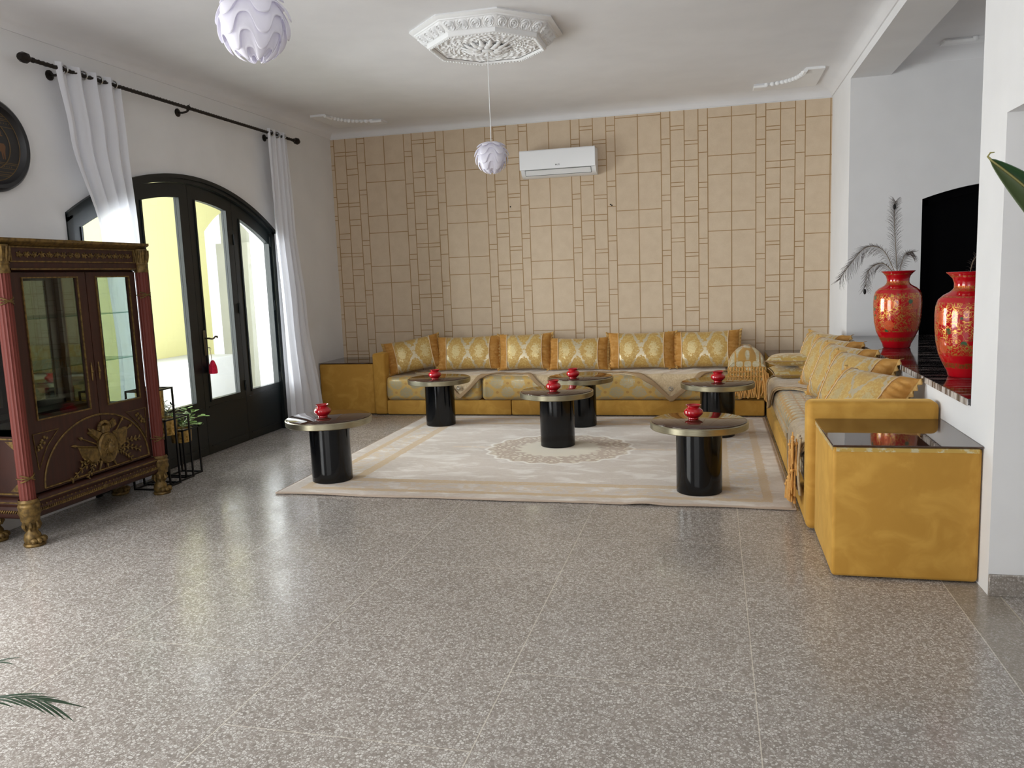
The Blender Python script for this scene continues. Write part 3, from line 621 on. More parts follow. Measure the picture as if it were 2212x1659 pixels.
for zz_ in (1.35, 1.03):
    b = MB(); b.box(xb+.02, CX-.05, ya+.02, yb-.02, zz_, zz_+.007); cp(b, 'glass_shelf', GSHELF)
# left flank mounts
b = MB()
for q in ((.30, .31), (.64, .65)): b.box(xb+.03, CX-.05, ya-.006, ya+.001, *q)
for q in ((xb+.03, xb+.04), (CX-.06, CX-.05)): b.box(*q, ya-.006, ya+.001, .30, .65)
for (sx, z0) in ((1, .32), (-1, .32), (1, .63), (-1, .63)):
    x0_ = xb+.045 if sx > 0 else CX-.065; dz = .05 if z0 < .5 else -.05
    b.quad([(x0_, ya-.006, z0), (x0_+sx*.06, ya-.006, z0), (x0_, ya-.006, z0+dz)])
cp(b, 'side_mount', GILT)
# cornice, frieze, base mouldings
def molding(b, prof, y0, y1, mi=0):      # prof: (outward, z) swept round front and both sides
    for (o0, z0), (o1, z1) in zip(prof[:-1], prof[1:]):
        P = lambda o, z: [(xb, y0-o, z), (CX+o, y0-o, z), (CX+o, y1+o, z), (xb, y1+o, z)]
        A, B = P(o0, z0), P(o1, z1)
        for i in range(3): b.quad([A[i], A[i+1], B[i+1], B[i]], mi)
b = MB(); molding(b, [(.03, 1.79), (.045, 1.795), (.06, 1.805), (.07, 1.81), (.078, 1.818), (.078, 1.834), (.0, 1.836)], ya, yb); b.quad([(xb, ya, 1.836), (CX, ya, 1.836), (CX, yb, 1.836), (xb, yb, 1.836)])
cp(b, 'cornice', GILT)
b = MB(); molding(b, [(.03, 1.79), (.03, 1.655), (.0, 1.64)], ya, yb); cp(b, 'frieze', WOOD)
b = MB(); fx = CX+.033
for z in (1.655, 1.70, 1.785): b.box(fx-.004, fx+.004, ya+.03, yb-.03, z-.004, z+.004)
for yy in (ya+.04, yb-.04): b.box(fx-.004, fx+.004, yy-.004, yy+.004, 1.70, 1.785)
for i in range(17):      # floral scroll with central rosette
    y = ya+.10+(yb-ya-.20)*i/16; z = 1.742; r = .015 if i != 8 else .022
    b.lathe([(0, .008), (r*.4, .007), (r*.5, .004), (r*.8, .007), (r, 0)], (fx-.003, y, z), 10, ax='x')
    if i != 8:
        for k in range(5):
            a = k*1.26+i; b.ball((fx, y+.018*cos(a), z+.015*sin(a)), .0055, 6, 4)
        b.tube([(fx, y+.014, z-.012+.024*(i % 2)), (fx+.002, y+.028, z), (fx, y+.036, z+.01-.02*(i % 2))], .003, 5)
cp(b, 'frieze_garland', GILT)
b = MB(); molding(b, [(.0, .29), (.03, .285), (.045, .27), (.05, .255), (.04, .235), (.045, .22), (.05, .205), (.045, .175), (.03, .16), (0, .155)], ya, yb); cp(b, 'plinth', WOOD)
b = MB(); L = yb-ya+.06; n = 70
for i in range(n):
    y = ya-.02+L*i/n; b.tube([(CX+.05, y, .198), (CX+.056, y+.010, .206), (CX+.05, y+.018, .216)], .0042, 5)
    if i % 2 == 0: b.ball((CX+.043, y, .233), .0055, 6, 4)
n = 24
for i in range(n):
    x = xb+(CX+.04-xb)*i/n; b.tube([(x, ya-.05, .198), (x+.006, ya-.056, .206), (x+.012, ya-.05, .216)], .0042, 5)
molding(b, [(.047, .258), (.054, .262), (.047, .268)], ya, yb); b.lathe([(0, .012), (.012, .008), (.018, 0)], (CX+.048, 4.47, .208), 12, ax='x'); cp(b, 'rope_molding', GILT)
# fluted corner columns with capitals and bows
for yc in (3.865, 5.055):
    xc = CX+.028; b = MB(); n = 64; H = [(.285), (1.645)]; k0 = len(b.v)
    for z in H:
        for j in range(n):
            a = 2*pi*j/n; r = .044*(1-.07*abs(sin(a*8))); b.v.append((xc+r*cos(a), yc+r*sin(a), z))
    for j in range(n): l = (j+1) % n; b.face((j, l, n+l, n+j), 0, False)
    col = cp(b, 'column', WOODR)
    b = MB(); b.lathe([(.052, .16), (.055, .19), (.062, .205), (.058, .235), (.062, .25), (.056, .262), (.06, .275), (.052, .29)], (xc, yc, 0), 28); cp(b, 'column_base', GILT, cab); b = MB(); b.lathe([(.047, 1.63), (.05, 1.64), (.047, 1.65), (.045, 1.68), (.05, 1.685), (.046, 1.70), (.052, 1.79), (.05, 1.795)], (xc, yc, 0), 28)
    for j in range(12):
        a = 2*pi*j/12; b.tube([(xc+.047*cos(a), yc+.047*sin(a), 1.70), (xc+.053*cos(a), yc+.053*sin(a), 1.745), (xc+.058*cos(a), yc+.058*sin(a), 1.785)], [.006, .009, .005], 6)
    cp(b, 'capital', GILT, cab)
    for zb in (.42, 1.47):
        b = MB()
        for s in (1, -1): b.tube([(xc+.046*cos(a), yc+.046*sin(a), zb+s*.022*sin(a*1.0+.2)) for a in frange(-1.4, 1.4, 10)], .0045, 6)
        b.tube([(xc+.046*cos(a), yc+.046*sin(a), zb) for a in frange(0, 2*pi, 24)][:-1], .004, 6, closed=True); cp(b, 'ribbon_mount', GILT)
# doors with glazed upper and panelled lower part
for d0, d1, g0, g1 in ((3.925, 4.527, 4.02, 4.45), (4.533, 5.0, 4.62, 4.93)):
    b = MB(); x0_, x1_ = CX-.012, CX+.012
    b.box(x0_, x1_, d0, g0, .30, 1.635); b.box(x0_, x1_, g1, d1, .30, 1.635); b.box(x0_, x1_, g0, g1, 1.60, 1.635); b.box(x0_, x1_, g0, g1, .30, .745)
    dr = cp(b, 'door', WOOD)
    b = MB()
    for q in ((g0-.008, g0, .737, 1.608), (g1, g1+.008, .737, 1.608), (g0, g1, .737, .745), (g0, g1, 1.60, 1.608)): b.box(x1_-.002, x1_+.007, *q)
    cp(b, 'glazing_bead', GILT, dr)
    b = MB(); b.box(CX-.003, CX+.001, g0, g1, .745, 1.60); cp(b, 'glass_pane', CGLASS, dr)
    b = MB(); hy = d1-.03 if d0 < 4 else d0+.03; b.tube([(x1_+.002, hy, .92), (x1_+.004, hy, .98), (x1_+.002, hy, 1.04)], [.004, .008, .004], 6); b.ball((x1_+.006, hy, .98), .01, 8, 5); cp(b, 'escutcheon', GILT, dr)
# arch moulding over lower panels, triangles
b = MB(); ax_ = CX+.014
b.tube([(ax_, 4.49-.475*cos(a), .315+.375*sin(a)) for a in frange(0, pi, 40)], .0065, 6); b.tube([(ax_, 4.015, .315), (ax_, 4.965, .315)], .0065, 6)
for (yc_, s) in ((3.965, 1), (4.975, -1)):
    b.tube([(ax_, yc_, .66), (ax_, yc_+s*.20, .66), (ax_, yc_+s*.10, .57), (ax_, yc_+s*.02, .44)], .004, 5, closed=True)
    for k in range(9): a = k/8; b.ball((ax_, yc_+s*(.03+.06*a+.02*sin(k*2)), .56+.07*a), .011, 6, 4)
cp(b, 'arch_molding', GILT)
# trophy mount: shield, flags, spears, oak sprays
b = MB(); rx = random.Random(3); cy_, cz_ = 4.555, .455
b.lathe([(.105, -.012), (.108, .014), (.098, .026), (.088, .02), (.04, .03), (.0, .036)], (ax_, cy_, cz_), 32, ax='x')
b.v = [(x, cy_+(y-cy_)*.82 if abs(y-cy_) < .2 else y, z) for x, y, z in b.v]
b.ball((ax_+.03, cy_+.005, cz_), .034, 10, 8, 0, (.8, .8, 1.25)); b.ball((ax_+.05, cy_+.008, cz_+.005), .012, 8, 6)
for k in range(14): a = k*2*pi/14; b.tube([(ax_+.03, cy_+.028*cos(a), cz_+.038*sin(a)), (ax_+.03, cy_+.05*cos(a+.2), cz_+.062*sin(a+.2))], [.007, .003], 5)
def spray(y0, z0, ang, ln):
    d = Vector((0, cos(ang), sin(ang))); P = [Vector((ax_+.004, y0, z0))+d*ln*t+Vector((0, 0, .02*sin(t*3))) for t in frange(0, 1, 6)]
    b.tube(P, .004, 5)
    for i, p in enumerate(P[1:]):
        for s in (1, -1):
            q = ang+s*.9; e = p+Vector((.006, .028*cos(q), .028*sin(q))); b.tube([p, (p+e)/2+Vector((.004, 0, 0)), e], [.003, .0075, .002], 5)
for a, l in ((pi+.35, .27), (pi+.05, .16), (pi+.75, .16)): spray(cy_-.07, cz_-.05, a, l)
for a, l in ((-.35+.15, .24), (.12, .24), (-.55, .17)): spray(cy_+.07, cz_-.03, a, l)
for y1, z1 in ((cy_-.29, cz_+.07), (cy_-.23, cz_+.11), (cy_+.25, cz_+.11), (cy_+.17, cz_+.17), (cy_-.14, cz_+.15)):
    v = Vector((0, y1-cy_, z1-cz_)); b.tube([Vector((ax_+.004, cy_, cz_))+v*.25, Vector((ax_+.006, cy_, cz_))+v*.93, Vector((ax_+.006, cy_, cz_))+v*.95, Vector((ax_+.004, cy_, cz_))+v*1.06], [.005, .005, .012, .001], 6)
def flag(pts):
    m = len(pts); k = len(b.v)
    c = (sum(p[0] for p in pts)/m, sum(p[1] for p in pts)/m); b.v += [(ax_, y, z) for y, z in pts]+[(ax_+.022, c[0]+(y-c[0])*.7, c[1]+(z-c[1])*.7) for y, z in pts]
    b.face(range(k+m, k+2*m))
    for i in range(m): j = (i+1) % m; b.face((k+i, k+j, k+m+j, k+m+i), 0, True)
flag([(cy_-.25, cz_+.055), (cy_-.08, cz_+.02), (cy_-.06, cz_-.06), (cy_-.10, cz_-.09), (cy_-.17, cz_-.075), (cy_-.22, cz_-.02)])
flag([(cy_-.08, cz_+.06), (cy_-.16, cz_+.13), (cy_-.11, cz_+.15), (cy_-.03, cz_+.11)])
flag([(cy_+.07, cz_+.10), (cy_+.21, cz_+.11), (cy_+.18, cz_+.0), (cy_+.10, cz_-.04)])
for k in range(11): a = pi*k/10; b.ball((ax_+.008, cy_-.01+.05*cos(a), cz_+.135+.045*sin(a)), .013, 7, 5)
flag([(cy_-.04, cz_+.10), (cy_+.035, cz_+.10), (cy_+.03, cz_+.16), (cy_-.035, cz_+.16)])
flag([(cy_+.05, cz_+.12), (cy_+.10, cz_+.14), (cy_+.09, cz_+.19), (cy_+.045, cz_+.17)])
for i in range(3): b.tube([(ax_+.004, cy_-.06+.05*i, cz_-.08), (ax_+.01, cy_-.09+.08*i, cz_-.135)], [.012, .004], 6)
cp(b, 'trophy_mount', GILT)
# lion paw feet
for (fx_, fy) in ((CX+.02, 3.875), (CX+.02, 5.05), (xb+.06, 3.92), (xb+.06, 5.0)):
    b = MB(); b.lathe([(0, 0), (.058, 0), (.062, .008), (.058, .02), (0, .021)], (fx_+.01, fy, 0), 20)
    b.lathe([(.045, .02), (.05, .045), (.045, .07), (.032, .09), (.03, .115), (.042, .135), (.046, .16)], (fx_, fy, 0), 16)
    for k in range(4): a = -.9+.6*k; b.ball((fx_+.012+.045*cos(a), fy+.047*sin(a), .037), .021, 8, 6, 0, (1.25, 1, .9))
    for k in range(4): a = -.9+.6*k; b.ball((fx_+.012+.062*cos(a), fy+.062*sin(a), .030), .009, 6, 4)
    for k in range(7): a = 2*pi*k/7; b.tube([(fx_+.04*cos(a), fy+.04*sin(a), .15), (fx_+.047*cos(a), fy+.047*sin(a), .12), (fx_+.038*cos(a), fy+.038*sin(a), .095)], [.008, .011, .004], 6)
    cp(b, 'paw_foot', GILT)

# ------------------------------------------------------------------ nested plant stands with brass pots
def plant_stand(x0, x1, y0, y1, h, label):
    o = empty('plant_stand', ((x0+x1)/2, (y0+y1)/2, 0), label, 'plant stand', 'black wire plant stands'); b = MB(); r = .006; cx_, cy2 = (x0+x1)/2, (y0+y1)/2
    X0, X1, Y0, Y1 = x0-cx_, x1-cx_, y0-cy2, y1-cy2
    for x in (X0, X1):
        for y in (Y0, Y1): b = MB(); b.box(x-r, x+r, y-r, y+r, 0, h); b.build('leg', BIRON, o)
    for z in (.0, h-2*r):
        b = MB()
        for x in (X0, X1): b.box(x-r, x+r, Y0-r, Y1+r, z, z+2*r)
        for y in (Y0, Y1): b.box(X0-r, X1+r, y-r, y+r, z, z+2*r)
        b.build('rail_frame', BIRON, o)
    return o
def brass_pot(cx_, cy2, zt, r, h, label):
    o = empty('brass_planter', (cx_, cy2, zt-h), label, 'planter', 'hammered brass planters')
    b = MB(); b.lathe([(0, 0), (r*.93, 0), (r*.95, .01), (r, h-.008), (r+.004, h), (r-.004, h), (r-.008, h-.02), (0, h-.02)], (0, 0, 0), 28); b.build('pot', HAMM, o)
    b = MB(); b.lathe([(0, h-.014), (r-.012, h-.016)], (0, 0, 0), 20); b.build('soil', SOIL, o); return o
plant_stand(-4.28, -4.05, 5.115, 5.345, .76, 'tallest black wire plant stand close behind the red cabinet')
plant_stand(-4.31, -4.075, 5.26, 5.545, .512, 'middle-height black wire plant stand between the tall and the short one')
plant_stand(-4.29, -4.105, 5.495, 5.70, .39, 'shortest black wire plant stand, farthest from the red cabinet')
brass_pot(-4.165, 5.23, .75, .10, .20, 'tall hammered brass planter in the highest stand')
brass_pot(-4.19, 5.40, .505, .098, .13, 'hammered brass planter of green sprigs in the middle stand')
brass_pot(-4.195, 5.60, .385, .082, .11, 'smallest hammered brass planter in the shortest stand')
def leafshape(b, c, d, up_, L, Wd, mi=0, droop=.15, n=5):
    d = d.normalized(); sd = d.cross(up_).normalized(); P = []
    for i in range(n+1):
        t = i/n; w = Wd*sin(pi*min(1, t*.92+.06))**.8; p = c+d*L*t+Vector((0, 0, -droop*L*t*t)); P.append((p-sd*w, p+up_*(-.15*w), p+sd*w))
    k = len(b.v)
    for q in P: b.v += [tuple(v) for v in q]
    for i in range(n):
        for j in (0, 1): b.face((k+i*3+j, k+i*3+j+1, k+(i+1)*3+j+1, k+(i+1)*3+j), mi, True)
def leafy(name, loc, stems, label, mat, LL=.05, WW=.017, per=7):
    o = empty(name, loc, label, 'potted plant'); R_ = random.Random(len(label)); b = MB(); s = MB()
    for tip in stems:
        T_ = Vector(tip); P = [Vector((0, 0, 0)).lerp(T_, t)+Vector((0, 0, .25*T_.length*sin(t*pi)*.5)) for t in frange(0, 1, 8)]; s.tube(P, .0022, 5)
        for i in range(2, 9):
            for k in range(1 if i < 8 else 4):
                a = R_.uniform(0, 2*pi); d = (P[i]-P[i-1]).normalized()*.5+Vector((cos(a), sin(a), R_.uniform(-.1, .5))); leafshape(b, P[i], d, Vector((0, 0, 1)), LL*R_.uniform(.7, 1.1), WW, 0)
    s.build('stem', RIB, o); b.build('foliage', mat, o, fix=False); return o
leafy('potted_plant', (-4.165, 5.235, .735), [(.06, .05, .02), (-.04, .06, .03), (.05, .11, .01), (.0, -.05, .04)], 'dried brownish sprig plant in the highest brass planter', plain('dried_leaf', (108, 84, 62), .8), .028, .007)
leafy('potted_plant', (-4.19, 5.41, .49), [(.05, .03, .10), (-.03, .06, .13), (.03, -.05, .12), (.06, .10, .06), (0, .1, .10), (.05, -.02, .06), (.08, .15, .03)], 'narrow-leaved green plant in the middle brass planter', LEAF, .06, .006)
leafy('potted_plant', (-4.19, 5.60, .372), [(.05, .06, .10), (.03, .14, .13), (.08, .20, .08), (.0, .1, .16), (.06, -.06, .14), (.02, -.12, .13), (.09, .13, .02), (.1, .05, .05)], 'fresh green rounded-leaf plant trailing from the smallest brass planter', LEAFL, .055, .019)

# ------------------------------------------------------------------ end boxes (velvet cube side tables)
def cube_table(x0, x1, y0, y1, h, label, trim=None):
    c = ((x0+x1)/2, (y0+y1)/2, 0); o = empty('side_table', c, label, 'side table', 'gold velvet cube side tables')
    b = MB(); b.rbox(x0, x1, y0, y1, .008, h, .018, 3); b.xform(Matrix.Translation((-c[0], -c[1], 0))); b.build('body', VELV, o)
    b = MB(); b.rbox(x0-.004, x1+.001, y0-.006, y1+.001, h+.001, h+.010, .003, 1); b.xform(Matrix.Translation((-c[0], -c[1], 0))); b.build('glass_top', GTOP, o)
    if trim:
        b = MB(); b.box(x0+.014, x1-.014, y0-.0015, y0+.01, h-.022, h-.003); b.box(x0-.0015, x0+.01, y0+.014, y1-.014, h-.022, h-.003); b.xform(Matrix.Translation((-c[0], -c[1], 0))); b.build('brocade_trim', SATIN, o)
    return o
cube_table(.547, XR-.004, 4.0, 4.70, .645, 'large gold velvet cube side table with dark glass top nearest the camera', True)
cube_table(XL+.01, -3.742, 8.44, 9.10, .585, 'gold velvet cube side table with dark glass top in the corner by the curtain')
cube_table(.535, XR-.004, 8.46, 9.10, .60, 'gold velvet cube side table with dark glass top tucked in the corner between both sofas')

# ------------------------------------------------------------------ sofas
sof = empty('sofa', (-1.7, 8.75, 0), 'long low gold velvet sofa along the papered wall', 'sofa', 'gold moroccan-style sofas'); SO = Matrix.Translation((1.7, -8.75, 0))
def sp(b, name, mats, par=sof, M=SO): b.xform(M); return b.build(name, mats, par)
b = MB(); b.rbox(-3.588, -2.146, 8.42, 9.1, .008, .168, .012, 2); sp(b, 'base', VELV); b = MB(); b.rbox(-2.138, .495, 8.42, 9.1, .008, .168, .012, 2); sp(b, 'base', VELV)
b = MB(); b.rbox(-3.738, -3.592, 8.41, 9.1, .008, .70, .022, 3); sp(b, 'armrest', VELV)
for xa, xb_ in ((-3.588, -2.473), (-2.467, .30)):
    b = MB(); b.rbox(xa, xb_, 8.402, 9.08, .17, .435, .05, 5); sp(b, 'mattress', SEAT)
b = MB(); b.rbox(.185, .47, 8.46, 9.07, .17, .60, .07, 4); sp(b, 'armrest', VELV)
sor = empty('sofa', (.85, 6.6, 0), 'gold velvet sofa along the right wall under the marble ledge', 'sofa', 'gold moroccan-style sofas'); SR = Matrix.Translation((-.85, -6.6, 0))
b = MB(); b.rbox(.512, XR-.004, 4.87, 8.40, .008, .168, .012, 2); sp(b, 'base', VELV, sor, SR)
b = MB(); b.rbox(.505, 1.182, 4.715, 4.868, .008, .745, .035, 4); sp(b, 'armrest', VELV, sor, SR)
b = MB(); b.rbox(.515, 1.17, 4.872, 8.395, .17, .445, .085, 6); sp(b, 'mattress', OGEE, sor, SR)

# quilt laid along the back sofa, its points hanging over the front
def drape(name, mats, u0, u1, back, edge, top, front, axis, lab, nu=120, nv=26, thick=.012, border=True, fold=.05, border_mat=QBORD, minv=0.0):
    # axis 0: runs along x, falls towards -y ; axis 1: runs along y, falls towards -x
    R_ = .05; flat_len = abs(back-front)-R_
    def pos(u, s, off=0):
        w = .006*sin(u*9)+.004*sin(u*23+s*14)
        if s < flat_len: p = (s, top+off+abs(w)*.9); 
        elif s < flat_len+R_*pi/2: a = (s-flat_len)/R_; p = (flat_len+(R_+off)*sin(a), top-R_+(R_+off)*cos(a)+abs(w)*.5)
        else: p = (flat_len+R_+off+abs(w)*.6, top-R_-(s-flat_len-R_*pi/2))
        if axis == 0: return (u, back-p[0], p[1])
        return (back-p[0], u, p[1])
    e = empty(name, pos((u0+u1)/2, 0), lab, 'blanket', 'quilted blankets on the sofas'); M = Matrix.Translation(-Vector(e.location))
    b = MB(); b.grid(lambda i, j: pos(u0+(u1-u0)*i, minv+(lerp(edge, u0+(u1-u0)*i)-minv)*j, .004), nu, nv); b.xform(M); solid(b.build('quilt', mats, e, fix=False), thick, 1)
    if border:
        b = MB(); b.grid(lambda i, j: pos(u0+(u1-u0)*i, lerp(edge, u0+(u1-u0)*i)-.05+.056*j, .019), nu, 4); b.xform(M); solid(b.build('border', border_mat, e, fix=False), .008, 1)
    return e, pos, M
edge = [(-3.35, .32), (-3.1, .44), (-2.92, .62), (-2.72, .86), (-2.60, .76), (-2.48, .64), (-2.34, .57), (-2.15, .53), (-1.97, .58), (-1.75, .78), (-1.55, .60), (-1.36, .50), (-1.15, .48), (-.95, .54), (-.78, .62), (-.60, .72), (-.43, .89), (-.27, .76), (-.14, .64), (0, .54), (.14, .48)]
q1, pos1, M1 = drape('quilted_blanket', QUILT, -3.35, .14, 9.03, edge, .437, 8.400, 0, 'beige quilted blanket with pointed hanging corners over the long back sofa')
for uu, ss in ((-2.72, .735), (-.43, .75)):
    b = MB(); p = Vector(pos1(uu, ss, .028))
    for k in range(3): a = 2*pi*k/3; b.tube([p, p+Vector((.012*cos(a), 0, .012*sin(a)))], .0035, 6); b.ball(p+Vector((.013*cos(a), -.002, .013*sin(a))), .006, 8, 5)
    b.tube([p+Vector((.022*cos(a), 0, .022*sin(a))) for a in frange(0, 2*pi, 16)][:-1], .003, 6, closed=True); b.xform(M1); b.build('rhinestone_brooch', STEEL, q1)
drape('quilted_blanket', QUILT2, 7.05, 8.0, 1.14, [(7.05, .35), (7.25, .62), (7.5, .78), (7.8, .86), (7.92, .80), (8.0, .62)], .447, .512, 1, 'taupe quilted blanket over the far end of the right-hand sofa seat', 50, 26)
drape('quilted_blanket', QUILT2, 4.92, 5.75, 1.10, [(4.92, .60), (5.1, .66), (5.35, .74), (5.6, .90), (5.72, .84), (5.75, .70)], .447, .512, 1, 'taupe quilted blanket hanging by the near armrest of the right-hand sofa', 50, 26)

# throw over the inner armrest of the back sofa with knotted fringe
th = empty('fringed_throw', (.33, 8.7, .43), 'silver and gold patterned throw with knotted fringe over the corner armrest', 'throw'); TM = Matrix.Translation((-.33, -8.7, -.43))
def hump(u, v):
    a = pi*u; y = 8.415+(9.0-8.415)*v; w = .158+.03*(1-v); x = .325-w*cos(a)*(1.0+.04*sin(v*9)); z = .45+.255*sin(a)**.75*(.97+.03*sin(v*6))
    fr = min(1, v/.28); z = .45+(z-.45)*(.55+.45*sin(fr*pi/2)); return (x, y-.02, z)
b = MB(); b.grid(hump, 30, 24); nfront = len(b.v)
b.grid(lambda u, v: (.325-.185*cos(pi*u)*(1-.0*v), 8.392, .515-(.065)*v+.065*0 if v > 0 else hump(u, 0)[2]) , 30, 6)
b.xform(TM); b.build('throw_cloth', OGEE2, th)
b = MB(); b.grid(lambda u, v: (.14+.37*u, 8.388-.012*sin(v*pi), .20+.31*v), 30, 14); b.xform(TM); b.build('under_cloth', SATIN, th)
b = MB(); R_ = random.Random(5); nn = 26
xs = [.145+.35*i/(nn-1) for i in range(nn)]
for i, x in enumerate(xs):
    s = 1 if i % 2 else -1; st = .35/(nn-1)
    P = [(x, 8.372, .515)]
    for k in range(1, 7): P.append((x+s*(st*.55 if k % 2 else 0), 8.368-.003*(k % 2), .515-.024*k))
    b.tube(P, .0045, 5)
    for k in (2, 4, 6): b.ball((x, 8.366, .515-.024*k), .0075, 6, 4)
    b.tube([(x, 8.366, .37), (x+R_.uniform(-.01, .01), 8.364, .27), (x+R_.uniform(-.015, .015), 8.366, .20+R_.uniform(-.01, .03))], [.007, .008, .006], 6)
for i in range(10):
    x = .475+.012*(i % 5); z = .50-.012*i; b.tube([(x, 8.36, z), (x+.02+R_.uniform(-.01, .01), 8.35, z-.13), (x+.01+R_.uniform(-.02, .02), 8.352, z-.24)], [.006, .009, .006], 6)
b.xform(TM); b.build('knotted_fringe', FRINGE, th)
# tassel bunch at the near end of right sofa
tb = empty('tasselled_throw_end', (.50, 4.98, .42), 'bunch of long tan tassels hanging beside the near armrest of the right-hand sofa', 'throw'); TB = Matrix.Translation((-.50, -4.98, -.42))
b = MB(); b.grid(lambda u, v: (.492-.012*sin(v*pi)-.006*sin(u*14), 4.885+.27*u*(.55+.45*v), .50-.34*v), 20, 20); b.xform(TB); solid(b.build('throw_cloth', QUILT2, tb, fix=False), .01, 0)
b = MB()
for i in range(34):
    y = 4.89+R_.uniform(0, .02)+.26*(i % 17)/16*R_.uniform(.4, 1); z = .49-.010*i+R_.uniform(-.02, .02); L_ = .15+R_.uniform(-.03, .04); x = .462+R_.uniform(-.034, .008)
    b.ball((x, y, z), .011, 7, 5); b.tube([(x, y, z+.03), (x, y, z)], .004, 5)
    for k in range(4): dy = R_.uniform(-.016, .016); b.tube([(x, y+dy*.3, z-.008), (x+R_.uniform(-.006, .003), y+dy, z-L_*.6), (x+R_.uniform(-.006, .003), y+dy*1.3, max(.09, z-L_))], [.005, .0065, .003], 5)
b.xform(TB); b.build('tassels', FRINGE, tb)

# ------------------------------------------------------------------ cushions
CUSH = {}
def make_cushion(w, h, t, style):
    key = (round(w, 2), round(h, 2), style)
    def P(u, v, side, out=0):
        th_ = t/2*(max(0, (1-abs(u)**3.2))*max(0, (1-abs(v)**3.2)))**.5
        x = u*w/2*(1-.045*(1-v*v)); z = h/2+v*h/2*(1-.07*(1-u*u)); cr = 0
        if style == 'side' and abs(u) > .68: cr = .005*sin(v*34+u*6)*min(1, (abs(u)-.66)*6)*(1-abs(v)**4)
        wr = .0035*sin(v*21+u*9)*(1-abs(v))*(abs(u)**2)
        return (x, side*(th_+out+cr*(th_ > .004)+wr*(th_ > .01)), z)
    root = empty('cushion')
    c = .69 if style == 'side' else .985
    nu = 22
    b = MB()
    for s in (-1, 1): b.grid(lambda a, q: P(-c+2*c*a, -1+2*q, s), nu, 24)
    b.build('brocade_panel', BROC if style == 'side' else SATIN, root)
    if style == 'side':
        for e in (-1, 1):
            b = MB()
            for s in (-1, 1): b.grid(lambda a, q: P(e*(c+(1-c)*a), -1+2*q, s), 8, 60)
            b.build('velvet_panel', VELV2, root)
            b = MB(); L1 = [P(e*c, v, -1, .003) for v in frange(-1, 1, 24)]; L2 = [P(e*c, v, 1, .003) for v in frange(1, -1, 24)]
            b.tube(L1+L2[1:-1], .0045, 6, closed=True); b.build('piping', PIPING, root)
            b = MB(); n = 60
            b.grid(lambda a, q: (e*(w/2*(1-.045*(1-(2*a-1)**2))+.028*q), .014*q*sin(a*70), h/2+(2*a-1)*h/2*(1+.06*q)), n, 3); solid(b.build('ruffle', TAN, root, fix=False), .003)
    else:
        b = MB(); L = [P(u, 1, 1) for u in frange(-1, 1, 12)]+[P(1, v, 1) for v in frange(1, -1, 12)][1:]+[P(u, -1, 1) for u in frange(1, -1, 12)][1:]+[P(-1, v, 1) for v in frange(-1, 1, 12)][1:-1]
        b.tube(L, .005, 6, closed=True); b.build('piping', QBORD, root)
    return root
def cushion(w, h, t, style, loc, rx, ry, rz, label, group):
    key = (w, h, t, style)
    if key in CUSH: o = copy_tree(CUSH[key])
    else: o = make_cushion(w, h, t, style); CUSH[key] = o
    o.location = loc; o.rotation_mode = 'XYZ'
    M = Matrix.Rotation(rz, 4, 'Z') @ Matrix.Rotation(rx, 4, 'X') @ Matrix.Rotation(ry, 4, 'Y'); o.rotation_euler = M.to_euler('XYZ')
    tag(o, label, 'cushion', group); return o
GB = 'brocade cushions along the back sofa'; GR = 'brocade cushions along the right-hand sofa'; R = radians
cushion(.62, .38, .17, 'side', (-3.30, 8.66, .475), R(-14), R(-9), R(22), 'brocade cushion slumped at an angle against the left armrest of the back sofa', GB)
cushion(.76, .39, .17, 'side', (-2.71, 8.77, .465), R(-12), R(-1), R(2), 'wide brocade cushion second from the left armrest, between the slumped one and the squarer one', GB)
cushion(.60, .41, .17, 'side', (-2.05, 8.77, .46), R(-11), R(-1), R(0), 'square-looking brocade cushion, third along the back sofa from the left armrest', GB)
cushion(.66, .36, .16, 'side', (-1.45, 8.76, .455), R(-13), R(0), R(0), 'lowest-standing brocade cushion, fourth along the back sofa', GB)
cushion(.72, .40, .17, 'side', (-.76, 8.78, .46), R(-11), R(-.5), R(0), 'brocade cushion fifth along the back sofa, with a peaked velvet end', GB)
cushion(.72, .40, .17, 'side', (-.09, 8.80, .46), R(-11), R(-1), R(-2), 'brocade cushion next to the fringed throw on the back sofa', GB)
for i, (y, x, tz, rx_, lab) in enumerate(((7.78, .88, 0, -20, 'brocade cushion farthest along the right-hand sofa, beside the two flat cushions'), (7.18, .87, 0, -22, 'second farthest leaning cushion on the right-hand sofa'), (6.56, .86, 0, -23, 'middle leaning cushion on the right-hand sofa'), (5.92, .86, 2, -24, 'leaning cushion fourth from the far corner on the right-hand sofa'), (5.26, .77, 4, -36, 'leaning brocade cushion nearest the near armrest of the right-hand sofa'))):
    cushion(.66, .46, .20, 'side', (x, y, .455), R(rx_), R(1), R(-90+24+tz), lab, GR)
cushion(.50, .58, .12, 'flat', (.77, 8.34, .505), R(90), R(0), R(2), 'lower flat satin cushion of the stacked pair at the far end of the right-hand sofa', 'flat satin cushions')
cushion(.50, .58, .12, 'flat', (.775, 8.34, .605), R(87), R(-4), R(-2), 'upper flat satin cushion of the stacked pair at the far end of the right-hand sofa', 'flat satin cushions')

